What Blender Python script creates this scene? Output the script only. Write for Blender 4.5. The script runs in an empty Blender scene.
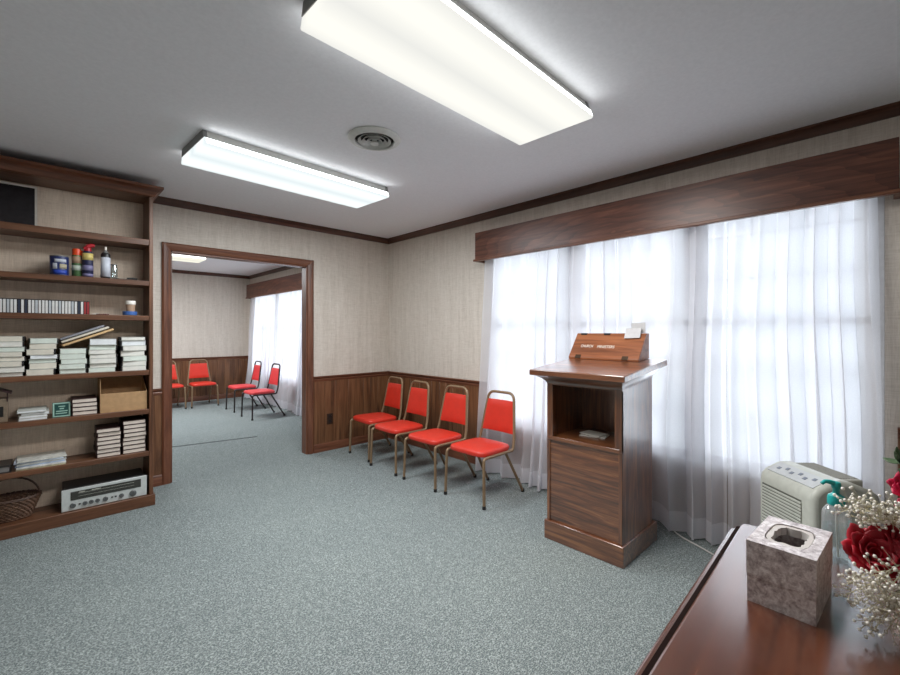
import bpy, math, random
from mathutils import Vector, Matrix, noise

# ------------------------------------------------------------------ camera, world, lights, exposure
sc = bpy.context.scene
COL = sc.collection
HC = 2.44            # ceiling
XW, YB = 3.11, 4.32  # window wall plane, doorway wall plane
YF = 9.12            # end wall of the room beyond
XL, YR = -1.7, -2.3  # walls out of view

cam = bpy.data.cameras.new('camera')
cam.sensor_width = 36.0
cam.lens = 427.0 / 900.0 * 36.0
cam.shift_y = -(337.5 - 332.3) / 900.0
cam.clip_start = 0.02
co = bpy.data.objects.new('camera', cam)
co.location = (0, 0, 1.296)
co.rotation_euler = (math.radians(90), 0, math.radians(-43.93))
COL.objects.link(co)
sc.camera = co

W = bpy.data.worlds.new('sky')
W.use_nodes = True
bgn = W.node_tree.nodes['Background']
bgn.inputs[0].default_value = (0.82, 0.90, 1.0, 1)
bgn.inputs[1].default_value = 0.9
sc.world = W

def area(name, loc, rot, sx, sy, power, col, spread=85):
    l = bpy.data.lights.new(name, 'AREA')
    l.shape = 'RECTANGLE'; l.size = sx; l.size_y = sy; l.energy = power; l.color = col; l.spread = math.radians(spread)
    o = bpy.data.objects.new(name, l); o.location = loc; o.rotation_euler = rot
    COL.objects.link(o)
    return o
area('daylight', (4.7, 1.38, 1.3), (0, math.radians(90), 0), 3.4, 4.4, 96, (0.86, 0.92, 1.0))
area('daylight_beyond', (4.7, 7.2, 1.3), (0, math.radians(90), 0), 3.4, 4.6, 112, (0.86, 0.92, 1.0))

LAMP_WARM, LAMP_COOL = 45.0, 42.0     # power of the tubes in the two ceiling fixtures
sc.view_settings.view_transform = 'Standard'
sc.view_settings.look = 'None'
sc.view_settings.gamma = 1.0
sc.view_settings.use_curve_mapping = False
sc.view_settings.exposure = 0.0
sc.cycles.max_bounces = 10
sc.cycles.diffuse_bounces = 5
sc.cycles.transparent_max_bounces = 24
sc.cycles.sample_clamp_indirect = 6.0

# ------------------------------------------------------------------ materials
def srgb(r, g, b):
    f = lambda c: (c / 255 / 12.92) if c / 255 <= 0.04045 else ((c / 255 + 0.055) / 1.055) ** 2.4
    return (f(r), f(g), f(b), 1)

class NT:
    def __init__(s, name):
        s.m = bpy.data.materials.new(name); s.m.use_nodes = True
        s.t = s.m.node_tree; s.n = s.t.nodes; s.b = s.n['Principled BSDF']; s.out = s.n['Material Output']
    def add(s, typ, **kw):
        n = s.n.new(typ)
        for k, v in kw.items(): setattr(n, k, v)
        return n
    def link(s, a, b): s.t.links.new(a, b)
    def coords(s, scale, rot=(0, 0, 0)):
        tc = s.add('ShaderNodeTexCoord'); mp = s.add('ShaderNodeMapping')
        mp.inputs['Scale'].default_value = scale; mp.inputs['Rotation'].default_value = rot
        s.link(tc.outputs['Object'], mp.inputs[0]); return mp.outputs[0]
    def noise(s, vec, scale, detail=3, rough=0.55, dist=0.0):
        n = s.add('ShaderNodeTexNoise'); n.inputs['Scale'].default_value = scale
        n.inputs['Detail'].default_value = detail; n.inputs['Roughness'].default_value = rough
        n.inputs['Distortion'].default_value = dist; s.link(vec, n.inputs['Vector']); return n.outputs[0]
    def ramp(s, fac, stops):
        r = s.add('ShaderNodeValToRGB'); e = r.color_ramp.elements
        while len(e) < len(stops): e.new(0.5)
        for i, (p, c) in enumerate(stops): e[i].position = p; e[i].color = c
        s.link(fac, r.inputs[0]); return r.outputs[0]
    def mix(s, a, b, fac, blend='MIX'):
        m = s.add('ShaderNodeMixRGB', blend_type=blend)
        for inp, v in ((m.inputs[0], fac), (m.inputs[1], a), (m.inputs[2], b)):
            if hasattr(v, 'is_linked'): s.link(v, inp)
            else: inp.default_value = v
        return m.outputs[0]
    def bump(s, h, strength, dist=0.01):
        b = s.add('ShaderNodeBump'); b.inputs['Strength'].default_value = strength
        b.inputs['Distance'].default_value = dist; s.link(h, b.inputs['Height'])
        s.link(b.outputs[0], s.b.inputs['Normal'])
    def col(s, c): s.link(c, s.b.inputs['Base Color'])

def plain(name, c, rough=0.5, metal=0.0, vary=0.06, spec=0.5):
    t = NT(name); v = t.coords((1, 1, 1)); n = t.noise(v, 35, 3)
    d = tuple(x * (1 - vary) for x in c[:3]) + (1,); l = tuple(min(1, x * (1 + vary)) for x in c[:3]) + (1,)
    t.col(t.ramp(n, [(0.3, d), (0.7, l)]))
    t.b.inputs['Roughness'].default_value = rough; t.b.inputs['Metallic'].default_value = metal
    t.b.inputs['Specular IOR Level'].default_value = spec
    return t.m

def wood(name, dark, mid, light, axis, rough=0.38, knots=False, fine=1.0, spec=0.5, coat=0.0):
    t = NT(name); st = [9.0, 9.0, 9.0]; st['XYZ'.index(axis)] = 0.55
    v = t.coords(st); a = t.noise(v, 2.2 * fine, 6, 0.62, 1.2)
    base = t.ramp(a, [(0.28, dark), (0.5, mid), (0.72, light)])
    st2 = [70.0, 70.0, 70.0]; st2['XYZ'.index(axis)] = 1.6
    g = t.noise(t.coords(st2), 2.0, 3, 0.6)
    gr = t.ramp(g, [(0.35, (0.62, 0.6, 0.58, 1)), (0.62, (1, 1, 1, 1))])
    c = t.mix(base, gr, 0.55, 'MULTIPLY')
    if knots:
        st3 = [5.0, 5.0, 5.0]; st3['XYZ'.index(axis)] = 1.3
        w = t.add('ShaderNodeTexWave', wave_type='RINGS', rings_direction='SPHERICAL', wave_profile='SAW')
        w.inputs['Scale'].default_value = 1.5; w.inputs['Distortion'].default_value = 9.0
        w.inputs['Detail'].default_value = 3.0; w.inputs['Detail Scale'].default_value = 1.1
        t.link(t.coords(st3), w.inputs['Vector'])
        r = t.ramp(w.outputs['Fac'], [(0.0, (0.55, 0.5, 0.46, 1)), (0.55, (1, 1, 1, 1)), (1.0, (1.12, 1.08, 1.0, 1))])
        c = t.mix(c, r, 0.65, 'MULTIPLY')
    t.col(c); t.b.inputs['Roughness'].default_value = rough
    t.b.inputs['Specular IOR Level'].default_value = spec
    t.bump(g, 0.12, 0.002)
    if coat:
        t.b.inputs['Coat Weight'].default_value = coat; t.b.inputs['Coat Roughness'].default_value = .2; t.b.inputs['Coat IOR'].default_value = 1.7
    return t.m

BR = (srgb(70, 40, 28), srgb(110, 67, 47), srgb(138, 91, 66))       # brown trim
WN = (srgb(70, 44, 28), srgb(114, 76, 50), srgb(142, 100, 68))      # panelling
VL = (srgb(70, 38, 28), srgb(104, 62, 46), srgb(134, 86, 66))       # valance
LC = (srgb(62, 33, 18), srgb(114, 65, 35), srgb(160, 104, 62))      # lectern
TB = (srgb(66, 31, 17), srgb(94, 49, 28), srgb(114, 64, 40))       # table
SH = (srgb(74, 46, 31), srgb(107, 70, 48), srgb(134, 93, 67))      # shelves
WOOD = {}
def wd(kind, axis):
    k = kind + axis
    if k not in WOOD:
        d = {'trim': (BR, 0.4, False), 'panel': (WN, 0.42, False), 'valance': (VL, 0.36, True),
             'lectern': (LC, 0.3, False, 1.5, 0.8, 1.0), 'lecternply': (LC, 0.3, True, 1.8, 0.8, 1.0), 'table': (TB, 0.22, False, 1.3, 0.6, 1.0), 'shelf': (SH, 0.4, False)}[kind]
        WOOD[k] = wood(kind + '_wood_' + axis.lower(), *d[0], axis, *d[1:])
    return WOOD[k]

def mk_wallpaper(name='woven_wallpaper', tint=(1, 1, 1)):
    t = NT(name)
    a = t.noise(t.coords((260, 260, 16)), 1.0, 2, 0.6)       # vertical threads
    b = t.noise(t.coords((14, 14, 300)), 1.0, 2, 0.6)        # horizontal threads
    c = t.noise(t.coords((26, 26, 1.5)), 1.0, 3, 0.6)        # long soft streaks
    w = t.mix(a, b, 0.5)
    w = t.mix(w, c, 0.3)
    k = lambda r, g, b: tuple(x * y for x, y in zip(srgb(r, g, b), tint)) + (1,)
    t.col(t.ramp(w, [(0.30, k(182, 172, 160)), (0.5, k(208, 199, 188)), (0.70, k(226, 219, 210))]))
    t.b.inputs['Roughness'].default_value = 0.75
    t.b.inputs['Specular IOR Level'].default_value = 0.2
    t.bump(w, 0.35, 0.004)
    return t.m
WALLPAPER = mk_wallpaper()

def mk_carpet():
    t = NT('grey_green_carpet')
    a = t.noise(t.coords((1, 1, 1)), 150, 2, 0.7)
    b = t.noise(t.coords((1, 1, 1)), 330, 2, 0.6)
    c = t.noise(t.coords((1, 1, 1)), 1.1, 3, 0.5)
    w = t.add('ShaderNodeTexVoronoi'); w.inputs['Scale'].default_value = 140
    t.link(t.coords((1.0, 1.6, 1)), w.inputs['Vector'])
    m = t.mix(t.mix(a, b, 0.4), w.outputs['Distance'], 0.3)
    col = t.ramp(m, [(0.30, srgb(62, 70, 71)), (0.47, srgb(112, 121, 121)), (0.64, srgb(172, 180, 178))])
    big = t.ramp(c, [(0.3, (0.93, 0.93, 0.94, 1)), (0.7, (1.03, 1.03, 1.02, 1))])
    t.col(t.mix(col, big, 1.0, 'MULTIPLY'))
    t.b.inputs['Roughness'].default_value = 0.95; t.b.inputs['Specular IOR Level'].default_value = 0.1
    t.bump(m, 0.6, 0.006)
    return t.m
CARPET = mk_carpet()

def mk_ceiling():
    t = NT('matte_ceiling_paint'); n = t.noise(t.coords((1, 1, 1)), 60, 3)
    t.col(t.ramp(n, [(0.3, srgb(232, 232, 235)), (0.7, srgb(238, 238, 241))]))
    t.b.inputs['Roughness'].default_value = 0.9; t.b.inputs['Specular IOR Level'].default_value = 0.1
    t.bump(n, 0.05, 0.002)
    return t.m
CEIL = mk_ceiling()

def mk_sheer(name, clear):
    t = NT(name); t.n.remove(t.b)
    v = t.coords((220, 220, 220)); n = t.noise(v, 1.0, 2)
    tr = t.add('ShaderNodeBsdfTransparent'); tl = t.add('ShaderNodeBsdfTranslucent'); df = t.add('ShaderNodeBsdfDiffuse')
    c = t.ramp(n, [(0.3, (0.86, 0.86, 0.90, 1)), (0.7, (0.93, 0.93, 0.96, 1))])
    t.link(c, tl.inputs[0]); t.link(c, df.inputs[0])
    m1 = t.add('ShaderNodeMixShader'); m1.inputs[0].default_value = 0.45
    t.link(tl.outputs[0], m1.inputs[1]); t.link(df.outputs[0], m1.inputs[2])
    m2 = t.add('ShaderNodeMixShader'); m2.inputs[0].default_value = 1 - clear
    t.link(tr.outputs[0], m2.inputs[1]); t.link(m1.outputs[0], m2.inputs[2])
    t.link(m2.outputs[0], t.out.inputs[0])
    return t.m
SHEER = mk_sheer('white_sheer', 0.27)
SHEER_HEM = mk_sheer('white_sheer_hem', 0.10)

def mk_clear(name, tint, gloss):
    t = NT(name); t.n.remove(t.b)
    n = t.noise(t.coords((1, 1, 1)), 3, 2)
    c = t.ramp(n, [(0.0, tuple(x * 0.985 for x in tint[:3]) + (1,)), (1.0, tint)])
    tr = t.add('ShaderNodeBsdfTransparent'); gl = t.add('ShaderNodeBsdfGlossy'); gl.inputs['Roughness'].default_value = 0.05
    t.link(c, tr.inputs[0])
    m = t.add('ShaderNodeMixShader'); m.inputs[0].default_value = gloss
    t.link(tr.outputs[0], m.inputs[1]); t.link(gl.outputs[0], m.inputs[2]); t.link(m.outputs[0], t.out.inputs[0])
    return t.m
GLASS = mk_clear('window_glass', (0.97, 0.98, 0.98, 1), 0.06)
PLASTIC_CLEAR = mk_clear('clear_plastic', (0.90, 0.94, 0.95, 1), 0.16)

def mk_diffuser(name, col, edge, strength):
    t = NT(name); t.n.remove(t.b)
    tc = t.add('ShaderNodeTexCoord'); sp = t.add('ShaderNodeSeparateXYZ'); t.link(tc.outputs['Object'], sp.inputs[0])
    ab = t.add('ShaderNodeMath', operation='ABSOLUTE'); t.link(sp.outputs['Y'], ab.inputs[0])
    r = t.ramp(ab.outputs[0], [(0.0, edge), (0.10, col), (0.16, col), (0.235, edge)])
    e = t.add('ShaderNodeEmission'); e.inputs[1].default_value = strength
    t.link(r, e.inputs[0]); t.link(e.outputs[0], t.out.inputs[0])
    return t.m

WHITE_METAL = plain('white_enamel', srgb(205, 205, 200), 0.45)
GREY_METAL = plain('grey_metal', srgb(130, 130, 128), 0.5, 0.3)
BRASS_TUBE = plain('bronze_tube', srgb(136, 112, 86), 0.42, 0.25)
BLACK_TUBE = plain('black_tube', srgb(42, 38, 38), 0.4)
RUBBER = plain('dark_rubber', srgb(30, 28, 27), 0.7)
def mk_vinyl(name, c):
    t = NT(name); n = t.noise(t.coords((1, 1, 1)), 18, 3); f = t.noise(t.coords((1, 1, 1)), 260, 2)
    d = tuple(x * 0.93 for x in c[:3]) + (1,)
    t.col(t.ramp(n, [(0.35, d), (0.65, c)])); t.b.inputs['Roughness'].default_value = 0.42; t.bump(f, 0.12, 0.002)
    return t.m
RED_VINYL = mk_vinyl('red_vinyl', srgb(206, 50, 34))
PINK_VINYL = mk_vinyl('faded_red_vinyl', srgb(214, 62, 66))
BLACK = plain('black_plastic', srgb(26, 25, 27), 0.4)
DARK = plain('dark_inside', srgb(22, 20, 19), 0.8)
WHITE_FRAME = plain('white_window_paint', srgb(215, 216, 218), 0.5)

# ------------------------------------------------------------------ mesh building
class G:
    def __init__(s): s.v = []; s.f = []
    def add(s, vs, fs):
        o = len(s.v); s.v += [tuple(p) for p in vs]; s.f += [tuple(i + o for i in q) for q in fs]; return s
    def box(s, x0, x1, y0, y1, z0, z1):
        return s.add([(x0, y0, z0), (x1, y0, z0), (x1, y1, z0), (x0, y1, z0), (x0, y0, z1), (x1, y0, z1), (x1, y1, z1), (x0, y1, z1)],
                     [(0, 3, 2, 1), (4, 5, 6, 7), (0, 1, 5, 4), (1, 2, 6, 5), (2, 3, 7, 6), (3, 0, 4, 7)])
    def prism(s, poly, axis, a, b):
        n = len(poly)
        def P(u, w, t):
            return {'X': (t, u, w), 'Y': (u, t, w), 'Z': (u, w, t)}[axis]
        vs = [P(u, w, a) for u, w in poly] + [P(u, w, b) for u, w in poly]
        fs = [tuple(range(n))[::-1], tuple(range(n, 2 * n))] + [(i, (i + 1) % n, n + (i + 1) % n, n + i) for i in range(n)]
        return s.add(vs, fs)
    def tube(s, path, r, n=10, closed=False, cap=True):
        path = [Vector(p) for p in path]; m = len(path)
        rr = r if isinstance(r, (list, tuple)) else [r] * m
        rings = []; nx = None
        for i, p in enumerate(path):
            if closed: t = path[(i + 1) % m] - path[i - 1]
            else: t = path[min(i + 1, m - 1)] - path[max(i - 1, 0)]
            t.normalize()
            if nx is None:
                a = Vector((0, 0, 1)) if abs(t.z) < 0.9 else Vector((1, 0, 0))
                nx = t.cross(a).normalized()
            else:
                nx = (nx - t * nx.dot(t))
                nx = nx.normalized() if nx.length > 1e-6 else t.orthogonal().normalized()
            ny = t.cross(nx)
            rings.append([p + (nx * math.cos(2 * math.pi * k / n) + ny * math.sin(2 * math.pi * k / n)) * rr[i] for k in range(n)])
        vs = [q for rg in rings for q in rg]; fs = []
        for i in range(m if closed else m - 1):
            j = (i + 1) % m
            for k in range(n): fs.append((i * n + k, i * n + (k + 1) % n, j * n + (k + 1) % n, j * n + k))
        if cap and not closed: fs += [tuple(range(n))[::-1], tuple(range((m - 1) * n, m * n))]
        return s.add(vs, fs)
    def lathe(s, prof, c=(0, 0, 0), n=28, axis='Z', sx=1.0, sy=1.0, loop=False):
        vs = []; m = len(prof)
        for (r, h) in prof:
            for k in range(n):
                a = 2 * math.pi * k / n; u, w = r * math.cos(a) * sx, r * math.sin(a) * sy
                vs.append({'Z': (c[0] + u, c[1] + w, c[2] + h), 'Y': (c[0] + u, c[1] + h, c[2] + w), 'X': (c[0] + h, c[1] + u, c[2] + w)}[axis])
        fs = []
        for i in range(m if loop else m - 1):
            j = (i + 1) % m
            for k in range(n): fs.append((i * n + k, i * n + (k + 1) % n, j * n + (k + 1) % n, j * n + k))
        if not loop: fs += [tuple(range(n))[::-1], tuple(range((m - 1) * n, m * n))]
        return s.add(vs, fs)
    def ball(s, c, r, n=6, m=4, sz=1.0):
        prof = [(max(1e-4, r * math.sin(math.pi * i / m)), -r * sz * math.cos(math.pi * i / m)) for i in range(m + 1)]
        return s.lathe(prof, c, n)
    def grid(s, fn, nu, nv, wrap=False):
        vs = [fn(i / nu, j / nv) for j in range(nv + 1) for i in range(nu + 1)]
        fs = [(j * (nu + 1) + i, j * (nu + 1) + i + 1, (j + 1) * (nu + 1) + i + 1, (j + 1) * (nu + 1) + i) for j in range(nv) for i in range(nu)]
        return s.add(vs, fs)
    def xf(s, M): s.v = [tuple(M @ Vector(p)) for p in s.v]; return s

def build(name, g, mat, parent=None, bevel=0.0, smooth=35, loc=None, seg=2, rz=0.0, subdiv=0, fix=True):
    me = bpy.data.meshes.new(name)
    me.from_pydata(g.v, [], g.f); me.update()
    if fix:
        import bmesh
        bm = bmesh.new(); bm.from_mesh(me); bmesh.ops.recalc_face_normals(bm, faces=bm.faces); bm.to_mesh(me); bm.free()
    if smooth:
        me.polygons.foreach_set('use_smooth', [True] * len(me.polygons))
        me.set_sharp_from_angle(angle=math.radians(smooth))
    me.materials.append(mat)
    o = bpy.data.objects.new(name, me); COL.objects.link(o)
    if parent: o.parent = parent
    if loc: o.location = loc
    if rz: o.rotation_euler.z = rz
    if bevel:
        b = o.modifiers.new('bevel', 'BEVEL'); b.width = bevel; b.segments = seg; b.limit_method = 'ANGLE'; b.angle_limit = math.radians(35)
    if subdiv:
        b = o.modifiers.new('sub', 'SUBSURF'); b.levels = subdiv; b.render_levels = subdiv
    return o

def thing(name, label, cat, loc=(0, 0, 0), rz=0.0, group=None):
    o = bpy.data.objects.new(name, None); COL.objects.link(o)
    o.empty_display_size = 0.05
    o.location = loc; o.rotation_euler = (0, 0, rz)
    return tag(o, label, cat, group)
def tag(o, label, cat, group=None):
    o['label'] = label; o['category'] = cat
    if group: o['group'] = group
    return o
def struct(o, label=None, cat=None):
    o['kind'] = 'structure'
    if label: o['label'] = label
    if cat: o['category'] = cat
    return o
def dup(root, loc, rz, label=None, group=None):
    def cp(o, par):
        c = o.copy(); COL.objects.link(c)
        if par: c.parent = par
        for ch in list(o.children): cp(ch, c)
        return c
    r = cp(root, None); r.location = loc; r.rotation_euler = (0, 0, rz)
    if label: r['label'] = label
    if group: r['group'] = group
    return r
def text_part(name, s, size, mat, parent, M, extrude=0.0006, align='LEFT', stretch=1.0):
    cu = bpy.data.curves.new(name, 'FONT'); cu.body = s; cu.size = size; cu.extrude = extrude; cu.align_x = align
    tmp = bpy.data.objects.new(name, cu); COL.objects.link(tmp)
    bpy.context.view_layer.update()
    me = bpy.data.meshes.new_from_object(tmp.evaluated_get(bpy.context.evaluated_depsgraph_get()))
    bpy.data.objects.remove(tmp); bpy.data.curves.remove(cu)
    if stretch != 1.0: me.transform(Matrix.Diagonal((stretch, 1, 1, 1)))
    me.transform(M); me.materials.clear(); me.materials.append(mat)
    o = bpy.data.objects.new(name, me); COL.objects.link(o); o.parent = parent
    return o
def M3(o, ux, uy, uz):
    return Matrix(((ux[0], uy[0], uz[0], o[0]), (ux[1], uy[1], uz[1], o[1]), (ux[2], uy[2], uz[2], o[2]), (0, 0, 0, 1)))
def rnd_rect(x0, x1, y0, y1, r, n=5):
    pts = []
    for cx, cy, a0 in ((x1 - r, y1 - r, 0), (x0 + r, y1 - r, 90), (x0 + r, y0 + r, 180), (x1 - r, y0 + r, 270)):
        for i in range(n + 1):
            a = math.radians(a0 + 90 * i / n); pts.append((cx + r * math.cos(a), cy + r * math.sin(a)))
    return pts

# ------------------------------------------------------------------ the setting
DX0, DX1, DH = 0.818, 2.055, 2.0       # door opening
WT = 0.10                               # wall thickness
fl = struct(build('floor', G().box(XL - .1, XW + .14, YR - .1, YF + .1, -0.05, 0), CARPET, smooth=0), 'grey green woven carpet over both rooms', 'floor')
sm = G().prism([(1.05, 5.645), (1.95, 5.475), (1.955, 5.49), (1.055, 5.66)], 'Z', 0.0, 0.004)
build('carpet_seam', sm, plain('dark_seam', srgb(58, 66, 64), 0.9), fl)
struct(build('ceiling', G().box(XL - .1, XW + .14, YR - .1, YF + .1, HC, HC + .05), CEIL, smooth=0), 'flat pale grey painted ceiling', 'ceiling')

# doorway wall
wb = G().box(XL, DX0, YB, YB + WT, 0, HC).box(DX0, DX1, YB, YB + WT, DH, HC).box(DX1, XW, YB, YB + WT, 0, HC)
wall_back = struct(build('wall_back', wb, WALLPAPER, smooth=0), 'wallpapered wall with the wide doorway into the next room', 'wall')
# window wall with two openings
NW = (0.03, 2.67, 0.43, 2.12); FW = (5.35, 8.75, 0.43, 2.12)
ww = G()
ys = [YR - .1, NW[0], NW[1], FW[0], FW[1], YF + .1]
for a, b in ((ys[0], ys[1]), (ys[2], ys[3]), (ys[4], ys[5])): ww.box(XW, XW + .14, a, b, 0, HC)
for w in (NW, FW): ww.box(XW, XW + .14, w[0], w[1], 0, w[2]); ww.box(XW, XW + .14, w[0], w[1], w[3], HC)
wall_right = struct(build('wall_right', ww, WALLPAPER, smooth=0), 'wallpapered outside wall with the long curtained windows', 'wall')
wall_far = struct(build('wall_far', G().box(XL, XW, YF, YF + .1, 0, HC), WALLPAPER, smooth=0), 'end wall of the room beyond the doorway', 'wall')
struct(build('wall_left', G().box(XL - .1, XL, YR, YF, 0, HC), WALLPAPER, smooth=0), 'wallpapered wall at the left, out of view', 'wall')
struct(build('wall_front', G().box(XL, XW, YR - .1, YR, 0, HC), WALLPAPER, smooth=0), 'wallpapered wall behind the camera', 'wall')

RAIL = 0.82
def boards(g, a, b, put, seed):
    rnd = random.Random(seed); x = a
    while x < b - 0.005:
        w = rnd.choice((0.10, 0.13, 0.16, 0.20)); e = min(b, x + w)
        if b - e < 0.05: e = b
        put(g, x + 0.002, e - 0.002); x = e
# wainscot, rails, baseboards, crowns: (name of wall plane)
def along_X(y, a, b, seed, sgn=-1, parent=None):
    """panelling on a plane y = const, room on the sgn side"""
    g = G(); boards(g, a, b, lambda G_, p, q: G_.box(p, q, min(y, y + sgn * .014), max(y, y + sgn * .014), 0.09, RAIL - .02), seed)
    g.box(a, b, min(y, y + sgn * .008), max(y, y + sgn * .008), 0.0, RAIL - .01)
    build('wainscot', g, wd('panel', 'Z'), parent, bevel=.0015, seg=1)
    p = lambda pts: [(y + sgn * u, z) for u, z in pts]
    build('chair_rail', G().prism(p([(0, RAIL - .055), (.016, RAIL - .055), (.022, RAIL - .035), (.018, RAIL - .028), (.034, RAIL - .012), (.036, RAIL), (0, RAIL)]), 'X', a, b), wd('trim', 'X'), parent)
    return build('baseboard', G().prism(p([(0, 0), (.024, 0), (.024, .075), (.016, .09), (0, .092)]), 'X', a, b), wd('trim', 'X'), parent)
def along_Y(x, a, b, seed, sgn=-1, parent=None):
    g = G(); boards(g, a, b, lambda G_, p, q: G_.box(min(x, x + sgn * .014), max(x, x + sgn * .014), p, q, 0.09, RAIL - .02), seed)
    g.box(min(x, x + sgn * .008), max(x, x + sgn * .008), a, b, 0.0, RAIL - .01)
    build('wainscot', g, wd('panel', 'Z'), parent, bevel=.0015, seg=1)
    p = lambda pts: [(x + sgn * u, z) for u, z in pts]
    build('chair_rail', G().prism(p([(0, RAIL - .055), (.016, RAIL - .055), (.022, RAIL - .035), (.018, RAIL - .028), (.034, RAIL - .012), (.036, RAIL), (0, RAIL)]), 'Y', a, b), wd('trim', 'Y'), parent)
    build('baseboard', G().prism(p([(0, 0), (.024, 0), (.024, .075), (.016, .09), (0, .092)]), 'Y', a, b), wd('trim', 'Y'), parent)
along_X(YB, DX1 + .065, XW, 3, -1, wall_back)
along_X(YB, .621, DX0 - .065, 4, -1, wall_back)
along_X(YF, XL, XW, 5, -1, wall_far)
along_Y(XW, 2.715, YB, 6, -1, wall_right)
along_Y(XW, YR, -0.015, 7, -1, wall_right)
along_Y(XW, YB + WT, 5.3, 8, -1, wall_right)
along_Y(XW, 8.8, YF, 9, -1, wall_right)
# below the sills the panelling carries on behind the curtains
for w, sd in ((NW, 11), (FW, 12)):
    g = G(); boards(g, w[0] - .04, w[1] + .04, lambda G_, p, q: G_.box(XW - .012, XW, p, q, 0.0, w[2] - .03), sd)
    build('wainscot', g, wd('panel', 'Z'), wall_right)
crown = [(0, HC - .058), (.010, HC - .058), (.016, HC - .044), (.034, HC - .018), (.044, HC - .012), (.044, HC), (0, HC)]
CR = wd('trim', 'Y')
DARKTRIM = wood('dark_crown_wood', srgb(54, 30, 21), srgb(80, 47, 33), srgb(106, 65, 46), 'Y', 0.4)
struct(build('trim_1', G().prism([(XW - u, z) for u, z in crown], 'Y', YR, YB), DARKTRIM), 'dark wood crown moulding above the window valance', 'moulding')
struct(build('trim_2', G().prism([(YB - u, z) for u, z in crown], 'X', XL, XW), wood('dark_crown_wood_x', srgb(54, 30, 21), srgb(80, 47, 33), srgb(106, 65, 46), 'X', 0.4)), 'dark wood crown moulding above the doorway wall', 'moulding')
struct(build('trim_3', G().prism([(YF - u, z) for u, z in crown], 'X', XL, XW), DARKTRIM), 'dark crown moulding on the end wall of the far room', 'moulding')
struct(build('trim_4', G().prism([(XW - u, z) for u, z in crown], 'Y', YB + WT, YF), DARKTRIM), 'dark crown moulding above the far room valance', 'moulding')

# doorway casing
d1 = bpy.data.objects.new('door_1', None); COL.objects.link(d1); d1.location = ((DX0 + DX1) / 2, YB, 0)
struct(d1, 'wide cased doorway opening to the next room', 'doorway')
cx = (DX0 + DX1) / 2; hw = (DX1 - DX0) / 2
cas = [(-.0, 0), (.0, -.012), (.008, -.018), (.052, -.024), (.065, -.016), (.065, 0)]
for sg in (-1, 1):
    build('casing', G().prism([(sg * (hw + u), w) for u, w in cas], 'Z', 0, DH + .065), wd('trim', 'Z'), d1)
    build('jamb', G().box(*sorted((sg * hw, sg * (hw - .012))), -.002, WT + .002, 0, DH), wd('trim', 'Z'), d1)
    build('casing', G().prism([(sg * (hw + u), WT - w) for u, w in cas], 'Z', 0, DH + .065), wd('trim', 'Z'), d1)
hd = [(w, DH + u) for u, w in cas]
build('head_casing', G().prism(hd, 'X', -hw - .065, hw + .065), wd('trim', 'X'), d1)
build('head_jamb', G().box(-hw, hw, -.002, WT + .002, DH - .012, DH), wd('trim', 'X'), d1)

# windows
def window(idx, w, n_units, label):
    o = bpy.data.objects.new('window_%d' % idx, None); COL.objects.link(o); struct(o, label, 'window')
    y0, y1, z0, z1 = w; xm = XW + .05
    o.location = (xm, (y0 + y1) / 2, z0)
    dy = (y0 + y1) / 2; H = z1 - z0; hw_ = (y1 - y0) / 2
    fr = G().box(-.045, .06, -hw_, -hw_ + .05, 0, H).box(-.045, .06, hw_ - .05, hw_, 0, H).box(-.045, .06, -hw_, hw_, H - .05, H).box(-.09, .06, -hw_, hw_, 0, .03)
    uw = 2 * hw_ / n_units
    for k in range(1, n_units): fr.box(-.03, .05, -hw_ + k * uw - .035, -hw_ + k * uw + .035, 0, H)
    build('window_frame', fr, WHITE_FRAME, o, bevel=.003)
    for k in range(n_units):
        a, b = -hw_ + k * uw + .04, -hw_ + (k + 1) * uw - .04
        s = G().box(-.012, .022, a, b, .03, .075).box(-.012, .022, a, b, H - .09, H - .05).box(-.012, .022, a, b, H * .55 - .02, H * .55 + .02)
        s.box(-.012, .022, a, a + .035, .03, H - .05).box(-.012, .022, b - .035, b, .03, H - .05)
        m = G()
        for t in (.2, .38, .71, .87): m.box(.0, .012, a, b, H * t - .007, H * t + .007)
        for t in (1 / 3, 2 / 3): m.box(.0, .012, a + (b - a) * t - .007, a + (b - a) * t + .007, .05, H - .06)
        so = build('sash', s, WHITE_FRAME, o); build('muntin', m, WHITE_FRAME, so)
        build('pane', G().box(.004, .008, a + .03, b - .03, .07, H - .08), GLASS, so, smooth=0)
window(1, NW, 3, 'long white multi pane window behind the sheer curtains')
window(2, FW, 3, 'white window behind the curtain of the room beyond')
gr = struct(build('ground_outside', G().box(XW + .3, 40, -20, 30, -.6, -.55), plain('pale_concrete', srgb(232, 232, 228), 0.9), smooth=0), 'pale ground outside the windows', 'ground')

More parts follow.
